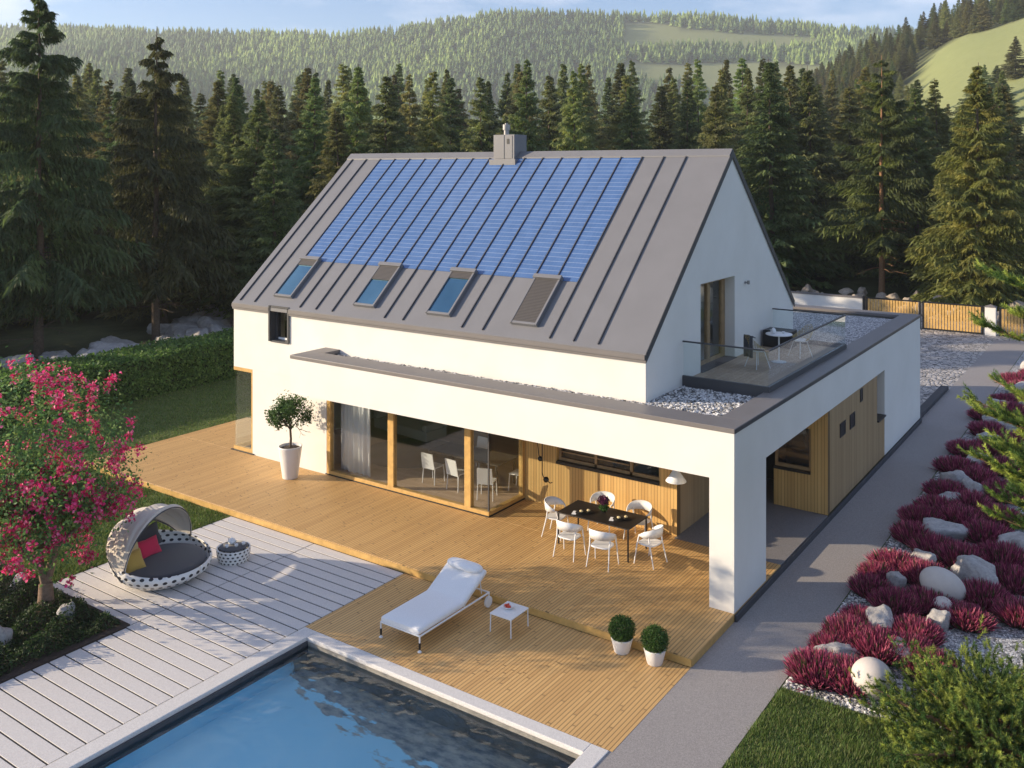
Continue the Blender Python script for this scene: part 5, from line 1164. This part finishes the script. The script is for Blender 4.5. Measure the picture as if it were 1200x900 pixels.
# interior furniture seen through the glass
dt = thing('indoor_table', 'dark indoor dining table behind the glass', 'table', (-8.85, 3.2, .05)); g = MB(); g.box(-1.2, 1.2, -.5, .5, .71, .75); g.build('table_top', MT['in_dark'], dt)
for sx in (-1, 1):
    for sy in (-1, 1): tubeobj('leg', [(sx*1.1, sy*.42, .71), (sx*1.1, sy*.42, 0)], .035, MT['in_dark'], dt)
ic = thing('indoor_chair', '', 'chair', (-9.65, 2.45, .05)); g = MB(); g.box(-.22, .22, -.21, .21, .44, .47); g.build('seat', MT['white'], ic, bevel=.01)
g = MB(); g.add([(-.22, -.22, .42), (.22, -.22, .42), (.2, -.3, .86), (-.2, -.3, .86)], [(0, 1, 2, 3)]); g.build('backrest', MT['white'], ic, solid=.022)
for sx in (-1, 1):
    for sy in (-1, 1): tubeobj('leg', [(sx*.2, sy*.19, .44), (sx*.215, sy*.225, 0)], .014, MT['white'], ic)
ic['label'] = 'white indoor chair behind glass, left one at the near side of the table'; ic['group'] = 'white chairs at the indoor table'
for (x, y, a, l) in ((-8.75, 2.4, R(-6), 'white indoor chair behind glass, middle one at the near side of the table'), (-7.7, 2.3, R(22), 'white indoor chair behind the corner pane nearest the terrace'), (-7.35, 3.3, R(95), 'white indoor chair at the right end of the indoor table'), (-9.3, 4.0, R(180), 'white indoor chair at the far left of the indoor table')):
    dup(ic, (x, y, .05), a, l, 'white chairs at the indoor table')
sf = thing('sofa', 'pale sofa with cushions deep inside the living room', 'sofa', (-13.2, 5.5, .05), R(-8)); g = MB(); g.box(-1.3, 1.3, -.45, .45, .1, .42); g.build('base', MT['fab_grey'], sf, bevel=.04); g = MB(); g.box(-1.3, 1.3, .3, .5, .42, .85); g.build('backrest', MT['fab_grey'], sf, bevel=.05)
for sx in (-1, 1): g = MB(); g.box(sx*1.2-.1, sx*1.2+.1, -.45, .3, .42, .62); g.build('armrest', MT['fab_grey'], sf, bevel=.04)
g = MB(); g.lathe([(0, .052), (1.5, .052), (1.5, .066), (0, .066)], 40, (-11.9, 4.1, 0)); tag(g.build('rug', MT['rug']), 'dark round rug on the indoor wooden floor', 'rug')
n = 60; g = MB(); V_ = []
for k in range(n+1):
    x = -12.5+1.15*k/n; y = 1.72+.035*math.sin(k*.62)+.02*math.sin(k*.23); V_ += [(x, y, .07), (x, y, 2.5)]
g.add(V_, [(2*k, 2*k+2, 2*k+3, 2*k+1) for k in range(n)], 0, True); tag(g.build('curtain', MT['curtain'], solid=.005), 'pale floor-length curtain behind the leftmost pane of glass', 'curtain')

# ================================================================ which one is which
def nth(k): return f"{k}{'th' if 10 <= k % 100 <= 20 else {1: 'st', 2: 'nd', 3: 'rd'}.get(k % 10, 'th')}"
def px(o): d, r = dr(o.location.x, o.location.y); return 600+FPX*r/d, d
LM = [(-200, 95, 'at the tallest spruce'), (95, 255, 'at the second tall spruce'), (255, 412, 'above the left roof slope'), (412, 597, 'left of the chimney'), (597, 735, 'right of the chimney'), (735, 860, 'near the gable peak'), (860, 985, 'left of the tall pine'), (985, 1095, 'around the tall pine'), (1095, 1500, 'around the broad spruce')]
ADJ = {'dark': 'dark green conifer', 'olive': 'olive green conifer', 'yellow': 'yellow green tree'}
for kd in ('dark', 'olive', 'yellow'):
    L_ = [o for o in C.objects if o.name.startswith('conifer_tree') and o.get('group') == LBL[kd][1]]
    for (a, b, wd) in LM:
        G_ = sorted([o for o in L_ if a <= px(o)[0] < b], key=lambda o: px(o)[0])
        for k, o in enumerate(G_): o['label'] = f"{ADJ[kd]}, {nth(k+1)} from the left of those {wd}" if len(G_) > 1 else f"the only {ADJ[kd]} {wd}"
    for k, o in enumerate([o for o in L_ if px(o)[0] < -200 or px(o)[1] < 1]): o['label'] = f"{ADJ[kd]} beyond the left picture edge, {nth(k+1)} of the row shading the lawn"
for pre, a, b, txt in (('stream boulders beyond the hedge', None, None, 'boulder in the stream rocks beyond the hedge'), ('boulders behind the gate', None, None, 'boulder in the rock bank behind the gate')):
    G_ = sorted([o for o in C.objects if o.get('group') == pre], key=lambda o: px(o)[0])
    for k, o in enumerate(G_):
        sz = 'large' if o.scale[0] > .85 else ('small' if o.scale[0] < .5 else 'middling'); cl_ = 'grey' if 'stream' in pre else 'tan'
        o['label'] = f"{sz} {cl_} {txt}, {nth(k+1)} from the left"

# ================================================================ AIR
hz = MB(); c_ = [wxy(-230, -1310), wxy(-230, 1310), wxy(1460, 1310), wxy(1460, -1310)]
hz.prism_z(c_, -6, 232)
hm = bpy.data.materials.new('air'); hm.use_nodes = True; t_ = hm.node_tree; t_.nodes.clear(); oo = t_.nodes.new('ShaderNodeOutputMaterial'); pv = t_.nodes.new('ShaderNodeVolumePrincipled')
pv.inputs['Color'].default_value = (.90, .95, 1.0, 1); pv.inputs['Density'].default_value = .00030; pv.inputs['Anisotropy'].default_value = .2
t_.links.new(pv.outputs[0], oo.inputs['Volume'])
ho = hz.build('haze', hm); ho['kind'] = 'stuff'; ho['label'] = 'thin haze over the far ridge'; ho['category'] = 'haze'
print('trees', count, 'objects', len(C.objects))
